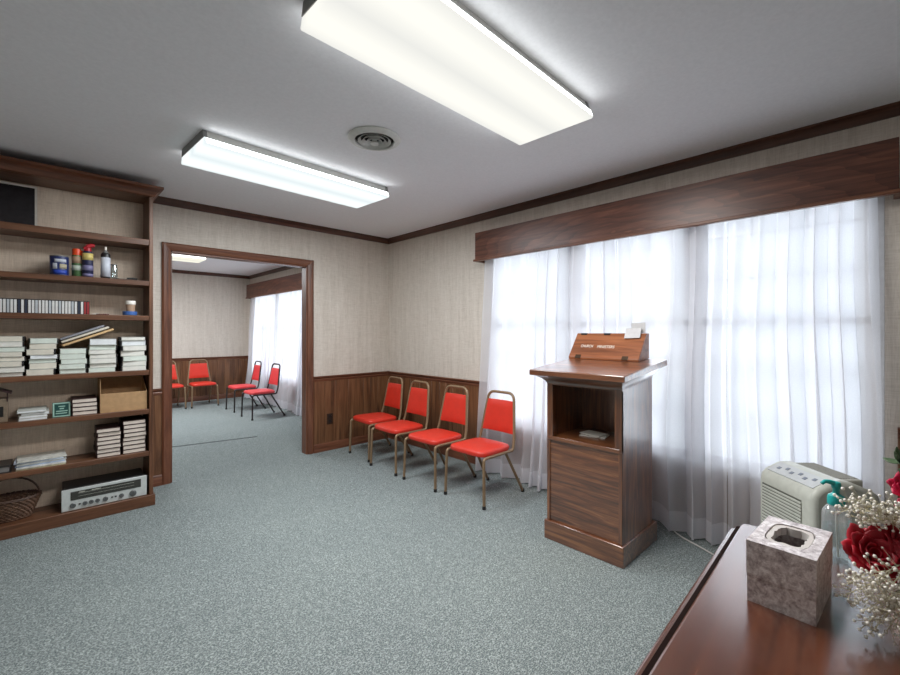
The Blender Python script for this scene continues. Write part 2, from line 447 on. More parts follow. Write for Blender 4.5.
# ------------------------------------------------------------------ ceiling fixtures
LENS = NT('bright_lens_edge'); LENS.b.inputs['Emission Color'].default_value = (.97, 1, 1, 1); LENS.b.inputs['Emission Strength'].default_value = 5.0; LENS = LENS.m
def light_fixture(name, label, loc, rz, L, Wd, diff, power, col):
    t = thing(name, label, 'ceiling light', loc, rz, 'fluorescent ceiling fixtures')
    hw_, hl = Wd / 2, L / 2
    build('housing', G().prism([(-hw_ + .02, -.045), (hw_ - .02, -.045), (hw_ - .035, 0), (-hw_ + .035, 0)], 'X', -hl + .02, hl - .02), GREY_METAL if False else WHITE_METAL, t)
    prof = [(-hw_ + .012, -.044), (hw_ - .012, -.044), (hw_, -.078), (hw_ - .006, -.088), (-hw_ + .006, -.088), (-hw_, -.078)]
    build('diffuser', G().prism(prof, 'X', -hl, hl), diff, t, bevel=.003)
    lens = G()
    for sy in (-1, 1): lens.prism([(sy * (hw_ - .0085), -.050), (sy * (hw_ + .0012), -.078), (sy * (hw_ - .0005), -.079), (sy * (hw_ - .0105), -.050)], 'X', -hl + .01, hl - .01)
    build('lens_side', lens, LENS, t)
    for sx in (-1, 1):
        a, b = sorted((sx * (hl - .019), sx * (hl + .003)))
        build('end_plate', G().prism([(-hw_ + .016, -.046), (hw_ - .016, -.046), (hw_ - .03, -.001), (-hw_ + .03, -.001)], 'X', a, b), GREY_METAL, t)
    l = bpy.data.lights.new('tube_light', 'AREA'); l.shape = 'RECTANGLE'; l.size = L * .96; l.size_y = Wd * .94; l.energy = power; l.color = col
    lo = bpy.data.objects.new('tube_light', l); lo.location = (0, 0, -.094); lo.parent = t; COL.objects.link(lo)
    return t
D_WARM = mk_diffuser('warm_diffuser', (1.0, 0.99, 0.92, 1), (0.84, 0.84, 0.80, 1), 1.02)
D_COOL = mk_diffuser('cool_diffuser', (0.96, 1.0, 1.0, 1), (0.76, 0.84, 0.86, 1), 1.08)
D_FAR = mk_diffuser('ivory_diffuser', (1.0, 0.98, 0.84, 1), (0.86, 0.84, 0.72, 1), 1.02)
light_fixture('ceiling_light', 'large warm white ceiling light nearest the camera, cut by the photo top', (1.315, 1.235, HC), 0.02, 1.30, .445, D_WARM, LAMP_WARM, (1, .97, .94))
light_fixture('ceiling_light', 'bluish white ceiling light between bookcase and round vent', (1.312, 2.925, HC), 0.05, 1.31, .445, D_COOL, LAMP_COOL, (.90, .96, 1))
light_fixture('ceiling_light', 'ivory ceiling light in the room beyond the doorway', (1.10, 7.15, HC), 0.0, 1.32, .42, D_FAR, 82, (.94, .97, 1))

vt = thing('ceiling_vent', 'round white ceiling air vent with concentric rings', 'vent', (1.425, 2.12, HC))
build('vent_flange', G().lathe([(.116, -.001), (.152, -.001), (.155, -.006), (.15, -.013), (.128, -.022), (.118, -.023), (.112, -.016)], n=48, loop=True), WHITE_METAL, vt)
build('vent_throat', G().lathe([(.116, -.0005), (.116, -.002)], n=40), DARK, vt)
for r, z in ((.096, -.022), (.073, -.027), (.050, -.031)):
    build('vent_ring', G().lathe([(r - .016, -.008), (r - .003, z + .003), (r, z), (r + .001, z + .001), (r - .014, -.006)], n=40, loop=True), WHITE_METAL, vt)
build('vent_cone', G().lathe([(.010, -.004), (.024, -.034), (.02, -.038), (.001, -.038)], n=24), WHITE_METAL, vt)

# ------------------------------------------------------------------ valances and curtains
def valance(label, y0, y1):
    t = thing('window_valance', label, 'valance', (XW, (y0 + y1) / 2, 1.965), 0, 'wooden window valances')
    h = (y1 - y0) / 2
    build('face_board', G().box(-.132, -.112, -h, h, .018, .272), wd('valance', 'Y'), t, bevel=.002)
    for sg in (-1, 1):
        build('end_board', G().box(-.112, -.001, *sorted((sg * h, sg * (h - .02))), .018, .272), wd('valance', 'X'), t, bevel=.002)
    g = G().box(-.147, -.112, -h - .013, h + .013, 0, .02)
    for sg in (-1, 1): g.box(-.112, -.001, *sorted((sg * (h - .02), sg * (h + .013))), 0, .02)
    build('bottom_moulding', g, wd('trim', 'Y'), t, bevel=.004)
    build('top_board', G().box(-.112, -.001, -h + .02, h - .02, .25, .27), wd('valance', 'Y'), t)
valance('long stained wood valance over the near window', -0.02, 2.75)
valance('dark wood valance over curtains in the room beyond', 5.2, 8.93)

def curtain(label, ya, yb, u0, u1, folds, seed, mat, group, xb=2.985, x_top=3.055, grow=1.0, flare=.03):
    # the whole run spans ya..yb; this panel is the stretch u0..u1 of it
    rnd = random.Random(seed); ph = [rnd.uniform(0, 6.28) for _ in range(10)]
    nu, nv = max(40, int(folds * (u1 - u0) * 26)), 30
    def fn(uu, v, off=0.0):
        u = u0 + (u1 - u0) * uu
        z = .018 + v * 1.985; q = 1 - v
        y = ya + (yb - ya) * u + flare * q * (2 * u - 1)
        warp = .75 * math.sin(2 * math.pi * 2.1 * u + ph[0]) + .6 * math.sin(2 * math.pi * 4.3 * u + ph[1]) + .22 * math.sin(2 * math.pi * (1.1 * v + 1.5 * u) + ph[2])
        a = 2 * math.pi * folds * u + 2.4 * warp
        dens = .55 + .45 * math.sin(2 * math.pi * 3.3 * u + ph[3]) * math.sin(2 * math.pi * 1.6 * u + ph[8])
        amp = (.030 + .034 * q ** .8 * grow) * (.55 + .75 * dens)
        x = x_top + (xb - x_top) * q ** 1.2 + amp * math.sin(a) + .006 * math.sin(2.3 * a + ph[4] + 2 * v) * (.4 + q)
        x += .022 * q * math.sin(2 * math.pi * 2.7 * u + ph[5])
        y += (.014 + .030 * q) * math.sin(2 * a + ph[6]) * .8 * min(1, 12 * uu, 12 * (1 - uu)) * dens
        return (min(x, 3.094) + off, y, z + .008 * math.sin(2 * math.pi * 1.4 * u + ph[7]) * q)
    o = build('sheer_curtain', G().grid(fn, nu, nv), mat, smooth=180, fix=False)
    tag(o, label, 'curtain', group)
    hv = .125 / 1.985
    build('hem', G().grid(lambda u, v: fn(u, v * hv, -.004), nu, 3), SHEER_HEM, o, smooth=180, fix=False)
    return o
NG = 'sheer curtains at the near window'
curtain('left sheer white curtain behind the nearest red chair', .055, 2.67, .511, 1, 20, 5, SHEER, NG)
curtain('middle sheer white curtain behind the wooden lectern', .055, 2.67, .2515, .5095, 20, 5, SHEER, NG)
curtain('right sheer white curtain behind the beige air purifier', .055, 2.67, 0, .25, 20, 5, SHEER, NG)
FG = 'sheer curtains in the room beyond'
curtain('far end sheer curtain in the room beyond the doorway', 5.25, 8.86, .4715, 1, 26, 33, SHEER, FG, grow=1.1, flare=.0)
curtain('nearer sheer curtain in the room beyond, by the doorway edge', 5.25, 8.86, 0, .47, 26, 33, SHEER, FG, grow=1.1, flare=.0)

# ------------------------------------------------------------------ red chairs
def arc(c, a0, a1, r, n, ux, uy):
    return [Vector(c) + Vector(ux) * (r * math.cos(math.radians(a0 + (a1 - a0) * i / n))) + Vector(uy) * (r * math.sin(math.radians(a0 + (a1 - a0) * i / n))) for i in range(n + 1)]
def round_path(pts, r, n=5):
    pts = [Vector(p) for p in pts]; out = [pts[0]]
    for i in range(1, len(pts) - 1):
        a, b, c = pts[i - 1], pts[i], pts[i + 1]
        d1_ = (a - b).normalized(); d2_ = (c - b).normalized()
        rr = min(r, (a - b).length * .49, (c - b).length * .49)
        p, q = b + d1_ * rr, b + d2_ * rr
        for k in range(n + 1):
            t = k / n; out.append(p * (1 - t) ** 2 + b * 2 * t * (1 - t) + q * t * t)
    out.append(pts[-1]); return out
def make_chair(label, tube, vinyl, loc, rz, group):
    t = thing('stacking_chair', label, 'chair', loc, rz, group)
    r = .0115; zs = .358
    hoop = round_path([(-.183, .10, zs), (-.183, .125, zs + .005), (-.176, .15, .44), (-.132, .205, .795), (.132, .205, .795), (.176, .15, .44), (.183, .125, zs + .005), (.183, .10, zs)], .062, 7)
    build('back_frame', G().tube(hoop, r, 10), tube, t, smooth=50)
    fr = G()
    for sg in (-1, 1): fr.tube([(sg * .183, .11, zs), (sg * .193, -.20, zs + .004)], r, 10)
    fr.tube([(-.186, -.12, zs - .002), (.186, -.12, zs - .002)], .009, 8).tube([(-.183, .08, zs - .002), (.183, .08, zs - .002)], .009, 8)
    build('seat_frame', fr, tube, t, smooth=50)
    for sg in (-1, 1):
        lg = build('leg', G().tube(round_path([(sg * .193, -.19, zs + .004), (sg * .196, -.238, zs + .002), (sg * .206, -.246, .012)], .05, 6), r, 10), tube, t, smooth=50)
        build('foot_cap', G().lathe([(.0135, 0), (.0145, .004), (.0135, .024), (.0118, .026)], (sg * .206, -.246, 0), 12), RUBBER, lg)
        lg = build('leg', G().tube([(sg * .172, .045, zs - .006), (sg * .188, .245, .012)], r, 10), tube, t, smooth=50)
        build('foot_cap', G().lathe([(.0135, 0), (.0145, .004), (.0135, .024), (.0118, .026)], (sg * .188, .247, 0), 12), RUBBER, lg)
    # seat cushion: rounded trapezoid, domed
    n = 40; rings = []
    base = []
    for k in range(n):
        a = 2 * math.pi * k / n; c, s_ = math.cos(a), math.sin(a)
        e = .34
        u = math.copysign(abs(c) ** e, c); w = math.copysign(abs(s_) ** e, s_)
        y = -.058 + w * .186; wid = .196 - .018 * (w + 1) / 2
        base.append((u * wid, y))
    g = G(); prof = [(.90, zs + .008), (.985, zs + .010), (1.0, zs + .020), (1.0, zs + .033), (.975, zs + .043), (.90, zs + .050), (.7, zs + .056), (.35, zs + .060), (.02, zs + .061)]
    vs = [((x) * q, (y + .058) * q - .058, z) for q, z in prof for x, y in base]
    fs = [(i * n + k, i * n + (k + 1) % n, (i + 1) * n + (k + 1) % n, (i + 1) * n + k) for i in range(len(prof) - 1) for k in range(n)]
    fs += [tuple(range(n))[::-1], tuple(range((len(prof) - 1) * n, len(prof) * n))]
    build('seat', g.add(vs, fs), vinyl, t, smooth=50)
    # backrest pad between the tubes, following the lean
    def hw_at(z): return .176 + (.132 - .176) * (z - .44) / (.795 - .44)
    def y_at(z): return .15 + (.205 - .15) * (z - .44) / (.795 - .44)
    g = G(); nu, nv = 14, 10; z0, z1 = .475, .730
    def pad(side):
        def f(u, v):
            z = z0 + (z1 - z0) * v; h = hw_at(z) - .006; s_ = 2 * u - 1
            edge = (1 - abs(s_) ** 6) * (1 - abs(2 * v - 1) ** 8)
            curve = .012 * (1 - s_ * s_)
            return (s_ * h, y_at(z) + curve + side * (.006 + .011 * edge), z)
        return f
    a = len(g.v); g.grid(pad(-1), nu, nv); b = len(g.v); g.grid(pad(1), nu, nv)
    ring = [i for i in range(nu + 1)] + [(j) * (nu + 1) + nu for j in range(1, nv + 1)] + [nv * (nu + 1) + i for i in range(nu - 1, -1, -1)] + [j * (nu + 1) for j in range(nv - 1, 0, -1)]
    for k in range(len(ring)): p, q = ring[k], ring[(k + 1) % len(ring)]; g.f.append((a + p, a + q, b + q, b + p))
    build('backrest', g, vinyl, t, smooth=60)
    return t
R = math.radians
NC = 'red chairs along the window wall'
c0 = make_chair('red vinyl chair with bronze frame standing before the curtain beside the lectern', BRASS_TUBE, RED_VINYL, (2.59, 2.28, 0), R(-90), NC)
dup(c0, (2.565, 2.785, 0), R(-90), 'red bronze framed chair, second from the lectern, against the wood panelling')
dup(c0, (2.57, 3.315, 0), R(-91), 'red bronze framed chair, second from the room corner')
dup(c0, (2.635, 3.82, 0), R(-94), 'red bronze framed chair set tight in the room corner')
FC = 'red chairs in the room beyond the doorway'
dup(c0, (2.085, 8.54, 0), R(0), 'bronze framed red chair at the far wall, fully seen through the doorway', FC)
dup(c0, (1.585, 8.54, 0), R(0), 'bronze framed red chair at the far wall, half hidden by the door casing', FC)
b0 = make_chair('black framed red chair by the far curtain, nearer the doorway', BLACK_TUBE, PINK_VINYL, (2.50, 6.75, 0), R(-88), FC)
dup(b0, (2.52, 7.58, 0), R(-90), 'black framed red chair by the far curtain, farther from the doorway', FC)

# ------------------------------------------------------------------ lectern
lt = thing('lectern', 'tall dark wood lectern with open cubby and solid lower front', 'lectern', (2.54, 1.277, 0))
# local: x 0 = 2.54, y 0 = 1.277 ; front is -x
bx0, bx1, by = -.225, .195, .2405
build('plinth', G().box(-.24, .245, -.2535, .2535, 0, .117), wd('lectern', 'Y'), lt, bevel=.004)
for sg in (-1, 1):
    build('side_panel', G().prism([(bx0 + .0, .117), (bx1, .117), (bx1, 1.055), (bx0, 1.01)], 'Y', *sorted((sg * by, sg * (by - .02)))), wd('lecternply', 'Z'), lt)
build('back_panel', G().box(bx1 - .02, bx1 - .002, -by + .02, by - .02, .117, 1.03), wd('lectern', 'Z'), lt)
build('front_panel', G().box(bx0 + .006, bx0 + .022, -by + .012, by - .012, .117, .628), wd('lecternply', 'Y'), lt)
for sg in (-1, 1):
    build('front_post', G().box(bx0 - .002, bx0 + .018, *sorted((sg * by, sg * (by - .042))), .628, .985), wd('lectern', 'Z'), lt, bevel=.002)
    build('edge_strip', G().box(bx0 - .002, bx0 + .0065, *sorted((sg * by, sg * (by - .014))), .117, .628), wd('lectern', 'Z'), lt, bevel=.001)
build('front_rail', G().box(bx0 - .004, bx0 + .02, -by + .012, by - .012, .622, .646), wd('lectern', 'Y'), lt, bevel=.002)
build('shelf', G().box(bx0 + .018, bx1 - .02, -by + .02, by - .02, .622, .640), wd('lectern', 'Y'), lt)
build('top_rail', G().box(bx0 - .002, bx0 + .018, -by + .042, by - .042, .968, 1.0), wd('lectern', 'Y'), lt)
# sloped top and the cove under it
zt = lambda x: 1.066 + (x + .34) * .10        # upper face of the slab
sl = [(-.34, zt(-.34)), (.27, zt(.27)), (.27, zt(.27) - .038), (-.34, zt(-.34) - .036)]
build('sloped_top', G().prism(sl, 'Y', -.305, .297), wd('lectern', 'Y'), lt, bevel=.005)
cv = G()
lv = [(0.0, .0), (.25, .018), (.55, .032), (.8, .05), (1.0, .075)]    # cove: fraction outward -> drop
rings = []
for k in range(8):
    f = k / 7; o = (1 - f) ** 1.8; d = .072 * f
    x0, x1, yy = bx0 - .095 * o, bx1 + .06 * o, by + .048 * o
    rings.append([(x0, -yy, zt(x0) - .036 - d), (x1, -yy, zt(x1) - .037 - d), (x1, yy, zt(x1) - .037 - d), (x0, yy, zt(x0) - .036 - d)])
vs = [p for r_ in rings for p in r_]
fs = [(i * 4 + k, i * 4 + (k + 1) % 4, (i + 1) * 4 + (k + 1) % 4, (i + 1) * 4 + k) for i in range(7) for k in range(4)]
build('cove_moulding', cv.add(vs, fs), wd('lectern', 'Y'), lt)

# the small slotted box on its top
bz = 1.146 - .002
sb = thing('card_box', 'small slant fronted wooden card box with white lettering on the lectern', 'box', (2.66, 1.33, zt(.12) + .001))
BXW = wood('orange_box_wood', srgb(100, 55, 30), srgb(148, 88, 54), srgb(176, 112, 72), 'Y', 0.35)
pr = [(0, .0), (.165, .0165), (.165, .176), (.122, .176), (0, .014)]
build('body', G().prism(pr, 'Y', -.242, .24), BXW, sb, bevel=.002)
fx = lambda h: (h - .014) / .162 * .122
nrm = Vector((-.162, 0, .122)).normalized(); upv = Vector((.122, 0, .162)).normalized()
def face(h, y, lift=.0012): return Vector((fx(h), y, h)) + nrm * lift
WHITE_LET = plain('white_lettering', srgb(235, 230, 220), 0.6)
text_part('lettering', 'CHURCH', .030, WHITE_LET, sb, M3(face(.080, .176), (0, -1, 0), upv, nrm), stretch=.72)
text_part('lettering', 'MINISTERS', .030, WHITE_LET, sb, M3(face(.078, .056), (0, -1, 0), upv, nrm), stretch=.86)
for y in (.185, .015, -.15):
    build('slot', G().box(.113, .134, y - .022, y + .022, .160, .1772), DARK, sb)
for y in (.17, -.155):
    h = G().add([face(.008 + .0, y - .02, .002), face(.008, y + .02, .002), face(.03, y + .02, .002), face(.03, y - .02, .002),
                 face(.008, y - .02, -.001), face(.008, y + .02, -.001), face(.03, y + .02, -.001), face(.03, y - .02, -.001)],
                [(0, 1, 2, 3), (7, 6, 5, 4), (0, 4, 5, 1), (1, 5, 6, 2), (2, 6, 7, 3), (3, 7, 4, 0)])
    build('hinge', h, plain('dark_brass', srgb(70, 52, 36), 0.4, 0.6), sb)
CARD = plain('grey_card', srgb(200, 200, 202), 0.6)
for i, (x, y, z, w, h, ry, lab) in enumerate(((.086, -.165, .146, .10, .075, 30, 'grey card leaning at the front of the slotted wooden box'), (.140, -.185, .1775, .090, .068, 4, 'taller grey card standing behind the other in the slotted box'))):
    o = build('card', G().box(-.003, .003, -w / 2, w / 2, 0, h), CARD, loc=(2.66 + x, 1.33 + y, zt(.12) + z), bevel=.001)
    o.rotation_euler = (R(-3), R(ry), 0); tag(o, lab, 'card', 'cards in the slotted box')
# papers in the cubby
for i, (x, y, a, w, d, z, lab) in enumerate(((2.545, 1.318, 12, .11, .16, .6405, 'lower folded white leaflet lying in the lectern cubby'), (2.55, 1.325, -8, .10, .145, .6475, 'upper folded white leaflet lying in the lectern cubby'))):
    g = G().box(-w / 2, w / 2, -d / 2, d / 2, 0, .003).prism([(-w / 2, .003), (w / 2, .0035), (w / 2, .0065), (-w / 2, .005)], 'Y', -d / 2, d / 2)
    o = build('leaflet', g, plain('leaflet_paper', srgb(205, 203, 196), 0.7), loc=(x, y, z), rz=R(a)); tag(o, lab, 'leaflet', 'leaflets in the lectern')

# ------------------------------------------------------------------ table in the foreground
TX0, TX1, TY0, TY1, TZ = .34, 1.447, -.62, .275, .76
tb = thing('side_table', 'polished reddish brown wooden table in the lower right foreground', 'table', ((TX0 + TX1) / 2, (TY0 + TY1) / 2, 0), R(2.2))
hx, hy = (TX1 - TX0) / 2, (TY1 - TY0) / 2
build('tabletop', G().prism(rnd_rect(-hx, hx, -hy, hy, .018, 4), 'Z', TZ - .018, TZ), wd('table', 'X'), tb, bevel=.005, seg=3)
build('cove_strip', G().prism(rnd_rect(-hx - .015, hx + .015, -hy - .015, hy + .015, .012, 4), 'Z', TZ - .030, TZ - .018), plain('groove_shade', srgb(26, 13, 9), .9, spec=.1), tb)  # near-black colour stands in for the shade in the edge groove
build('edge_moulding', G().prism(rnd_rect(-hx - .031, hx + .031, -hy - .031, hy + .031, .02, 4), 'Z', TZ - .052, TZ - .030), wd('table', 'X'), tb, bevel=.005)
build('apron', G().box(-hx + .04, hx - .04, -hy + .04, hy - .04, TZ - .16, TZ - .05), wd('table', 'X'), tb)
for sx in (-1, 1):
    for sy in (-1, 1):
        build('leg', G().lathe([(.022, 0), (.026, .02), (.03, .5), (.036, TZ - .16)], (sx * (hx - .07), sy * (hy - .07), 0), 16), wd('table', 'Z'), tb)
pc = build('cream_card', G().box(-.05, .05, -.035, .035, 0, .004), plain('cream_paper', srgb(236, 214, 180), .6), loc=(.682, .094, TZ), rz=R(28)); tag(pc, 'cream card corner on the table at the bottom photo edge', 'card')

# tissue box
def mk_crackle():
    t = NT('silver_crackle'); a = t.noise(t.coords((1, 1, 1)), 55, 5, .7, .6); b = t.noise(t.coords((1, 1, 1)), 170, 3, .6)
    m = t.mix(a, b, .35)
    t.col(t.ramp(m, [(.36, srgb(140, 126, 128)), (.5, srgb(204, 195, 195)), (.62, srgb(242, 238, 238))]))
    t.b.inputs['Roughness'].default_value = .42; t.b.inputs['Metallic'].default_value = .15; t.bump(m, .4, .003)
    return t.m
CRK = mk_crackle()
tx = thing('tissue_box', 'silver crackle finish tissue box cover with oval top opening on the table', 'tissue box', (1.104, .146, TZ), R(-3))
a, b_, h = .084, .053, .122
body = G()
for z0, z1, e in ((.0, .052, .0), (.0525, .115, .0012)):
    # hollow sleeve
    o_ = [(-a - e, -b_ - e), (a + e, -b_ - e), (a + e, b_ + e), (-a - e, b_ + e)]
    i_ = [(-a + .004, -b_ + .004), (a - .004, -b_ + .004), (a - .004, b_ - .004), (-a + .004, b_ - .004)]
    vs = [(x, y, z0) for x, y in o_] + [(x, y, z1) for x, y in o_] + [(x, y, z0) for x, y in i_] + [(x, y, z1) for x, y in i_]
    fs = []
    for k in range(4):
        j = (k + 1) % 4
        fs += [(k, j, 4 + j, 4 + k), (8 + j, 8 + k, 12 + k, 12 + j), (4 + k, 4 + j, 12 + j, 12 + k), (j, k, 8 + k, 8 + j)]
    body.add(vs, fs)
build('box_body', body, CRK, tx, smooth=0)
def ring_plate(outer, inner, z0, z1):
    n = len(outer); vs = [(x, y, z0) for x, y in outer] + [(x, y, z1) for x, y in outer] + [(x, y, z0) for x, y in inner] + [(x, y, z1) for x, y in inner]; fs = []
    for k in range(n):
        j = (k + 1) % n
        fs += [(k, j, n + j, n + k), (2 * n + j, 2 * n + k, 3 * n + k, 3 * n + j), (n + k, n + j, 3 * n + j, 3 * n + k), (j, k, 2 * n + k, 2 * n + j)]
    return G().add(vs, fs)
def sq_ring(hx_, hy_, n=48, p=0.02, wob=0.0, seed=0):
    pts = []; rr = random.Random(seed)
    for k in range(n):
        t_ = 2 * math.pi * k / n
        if p < .05: t_ = [math.atan2(hy_, hx_), math.pi - math.atan2(hy_, hx_), math.pi + math.atan2(hy_, hx_), 2 * math.pi - math.atan2(hy_, hx_)][k * 4 // n] + (k % (n // 4)) * (4 / n) * ((math.pi - 2 * math.atan2(hy_, hx_)) if (k * 4 // n) % 2 == 0 else 2 * math.atan2(hy_, hx_))
        elif p < 1: t_ += math.atan2(b_, a)
        c, s_ = math.cos(t_), math.sin(t_); m = max(abs(c) / hx_, abs(s_) / hy_) if p < .05 else ((abs(c) / hx_) ** 4 + (abs(s_) / hy_) ** 4) ** .25
        q = 1 / m * (1 + wob * (rr.random() - .5)); pts.append((c * q, s_ * q))
    return pts
CRK_TOP = CRK
build('top_plate', ring_plate(sq_ring(a + .0012, b_ + .0012), sq_ring(.058, .036, p=.1), .115, .121), CRK, tx, smooth=30)
build('opening_rim', ring_plate(sq_ring(.055, .034, p=.1, wob=.06, seed=3), sq_ring(.045, .0255, p=.1, wob=.16, seed=4), .104, .1195), plain('pale_torn_rim', srgb(205, 200, 196), .7), tx)
build('inside_floor', G().box(-a + .005, a - .005, -b_ + .005, b_ - .005, .03, .034), plain('dim_card_inside', srgb(110, 98, 82), .9), tx)

# hand sanitiser
def mk_milky():
    t = NT('milky_clear_plastic'); t.n.remove(t.b)
    n = t.noise(t.coords((1, 1, 1)), 5, 2); c = t.ramp(n, [(0, (.86, .90, .92, 1)), (1, (.92, .95, .96, 1))])
    tr = t.add('ShaderNodeBsdfTransparent'); gl_ = t.add('ShaderNodeBsdfGlossy'); gl_.inputs['Roughness'].default_value = .08; df = t.add('ShaderNodeBsdfTranslucent'); d2 = t.add('ShaderNodeBsdfDiffuse')
    t.link(c, tr.inputs[0]); t.link(c, df.inputs[0]); t.link(c, d2.inputs[0])
    a1 = t.add('ShaderNodeMixShader'); a1.inputs[0].default_value = .5; t.link(df.outputs[0], a1.inputs[1]); t.link(d2.outputs[0], a1.inputs[2])
    a2 = t.add('ShaderNodeMixShader'); a2.inputs[0].default_value = .28; t.link(tr.outputs[0], a2.inputs[1]); t.link(a1.outputs[0], a2.inputs[2])
    a3 = t.add('ShaderNodeMixShader'); a3.inputs[0].default_value = .14; t.link(a2.outputs[0], a3.inputs[1]); t.link(gl_.outputs[0], a3.inputs[2]); t.link(a3.outputs[0], t.out.inputs[0])
    return t.m
MILKY = mk_milky()
hs = thing('sanitizer_bottle', 'clear pump bottle with teal pump beside the tissue box', 'bottle', (1.350, .093, TZ), R(-52))
prof = [(.024, 0), (.028, .003), (.0285, .01), (.0285, .108), (.027, .118), (.020, .127), (.0135, .130), (.0135, .136)]
build('bottle_body', G().lathe(prof, n=28, sy=.72), MILKY, hs, smooth=50)
build('gel', G().lathe([(.022, .005), (.0265, .008), (.0265, .085), (.001, .086)], n=24, sy=.70), mk_clear('clear_gel', (.86, .93, .93, 1), .05), hs, smooth=50)
TEAL = plain('teal_plastic', srgb(32, 170, 168), .3)
build('pump_collar', G().lathe([(.0155, .131), (.0165, .133), (.0165, .146), (.0150, .152), (.008, .157), (.0065, .158)], n=24), TEAL, hs, smooth=40)
build('pump_head', G().lathe([(.0065, .156), (.0065, .168), (.0085, .170), (.0095, .178), (.008, .184), (.002, .186)], n=20).tube([(0, 0, .179), (-.014, 0, .184), (-.024, 0, .185), (-.031, 0, .179)], [.0065, .0055, .0045, .004], 10), TEAL, hs, smooth=50)
build('dip_tube', G().tube([(0, 0, .131), (.001, 0, .07), (.004, 0, .008)], .0022, 8), WHITE_LET, hs)
g = G()
g.grid(lambda u, v: (.0292 * math.cos(-.55 + .75 * u), .0292 * .72 * math.sin(-.55 + .75 * u), .02 + .075 * v), 8, 1)
lb = build('back_label', g, plain('teal_label', srgb(120, 180, 172), .5), hs, fix=False)
sol = lb.modifiers.new('thick', 'SOLIDIFY'); sol.thickness = .0004

# flower arrangement (local x = to the right in view, y = away)
fa = thing('flower_arrangement', 'artificial red roses and white baby breath at the right photo edge', 'flowers', (1.283, -.062, TZ), R(-43.93))
build('vase', G().lathe([(.045, 0), (.05, .004), (.062, .04), (.06, .075), (.048, .092), (.052, .10), (.046, .101), (.04, .09)], n=28), plain('cream_ceramic', srgb(190, 178, 160), .3), fa, smooth=50)
REDP = mk_vinyl('rose_petal', srgb(176, 24, 44)); PINKP = mk_vinyl('pink_petal', srgb(228, 92, 122)); DKRED = mk_vinyl('crimson_petal', srgb(196, 30, 74))
LEAF = plain('leaf_green', srgb(74, 98, 66), .5, vary=.2)
STEM = plain('pale_stem', srgb(206, 200, 172), .6); BLOS = plain('white_blossom', srgb(250, 247, 238), .7, vary=.02)
def petal(g, c, d, upd, size, curl, width, th0):
    d = Vector(d).normalized(); upd = Vector(upd).normalized(); sd = d.cross(upd).normalized()
    def f(u, v):
        s_ = (2 * u - 1); w = width * math.sin(math.pi * (.10 + v * .66)) ** .7
        p = Vector(c) + upd * (size * v * (1 - .25 * v * curl)) + d * (size * (.18 * v + curl * .55 * v * v)) + sd * (s_ * w * size)
        p -= d * (size * .38 * s_ * s_ * (1 - .5 * v)); p -= upd * (size * .30 * s_ * s_ * v); p += d * (.04 * size * math.sin(s_ * 7 + th0) * v)
        return tuple(p)
    g.grid(f, 6, 6)
def rose(name, c, axis, size, mat, seed, parent):
    rnd = random.Random(seed); g = G(); ax = Vector(axis).normalized()
    e1 = ax.orthogonal().normalized(); e2 = ax.cross(e1)
    for ring, (n, rad, tilt, sz) in enumerate(((3, .10, .05, .62), (4, .22, .25, .78), (5, .36, .6, .92), (6, .48, 1.05, 1.0), (7, .52, 1.6, 1.02))):
        for k in range(n):
            an = 2 * math.pi * (k / n + ring * .13) + rnd.uniform(-.15, .15)
            d = e1 * math.cos(an) + e2 * math.sin(an)
            petal(g, Vector(c) + d * rad * size * .35 - ax * size * .35, d, ax + d * (.25 * tilt), size * sz * .85, tilt * .55, .52, rnd.uniform(0, 6))
    o = build(name, g, mat, parent, smooth=60, fix=False)
    s = o.modifiers.new('thick', 'SOLIDIFY'); s.thickness = .0012
    return o
r1 = rose('rose', (-.172, -.045, .122), (-.25, -.72, .62), .052, REDP, 1, fa)
r2 = rose('rose', (-.108, -.04, .132), (.2, -.8, .6), .050, REDP, 2, fa)
r3 = rose('rose', (-.055, .005, .228), (-.5, -.6, .5), .030, DKRED, 3, fa)
r4 = rose('rose', (-.068, -.015, .205), (-.3, -.5, -.4), .026, PINKP, 4, fa)
g = G()
for p in ((-.172, -.045, .122), (-.108, -.04, .132), (-.055, .005, .228), (-.068, -.015, .205), (-.075, .005, .275)):
    g.tube(round_path([(0, 0, .08), (p[0] * .3, p[1] * .3, .09 + .3 * (p[2] - .09)), tuple(Vector(p) * .96)], .05), .0022, 6)
build('stem', g, LEAF, fa)
def leaf(g, c, d, L, wid, n):
    c = Vector(c); d = Vector(d).normalized(); n = Vector(n); sd = d.cross(n).normalized(); n = sd.cross(d)
    g.grid(lambda u, v: tuple(c + d * (L * v) + sd * ((2 * u - 1) * wid * math.sin(math.pi * (.04 + .93 * v)) ** .8) + n * (.14 * L * v * v - .10 * wid * (2 * u - 1) ** 2)), 4, 8)
rnd = random.Random(9)
for c, n_ in (((-.068, .005, .276), 10), ((-.10, -.02, .11), 12), ((-.12, -.05, .085), 12)):
    g = G()
    for k in range(n_):
        d = Vector((rnd.uniform(-1, .8), rnd.uniform(-.8, .5), rnd.uniform(-.1, 1)))
        leaf(g, c, d, rnd.uniform(.02, .036), rnd.uniform(.006, .009), (0, -1, .6))
    o = build('leaf_cluster', g, LEAF, fa, smooth=60, fix=False); s = o.modifiers.new('thick', 'SOLIDIFY'); s.thickness = .0008
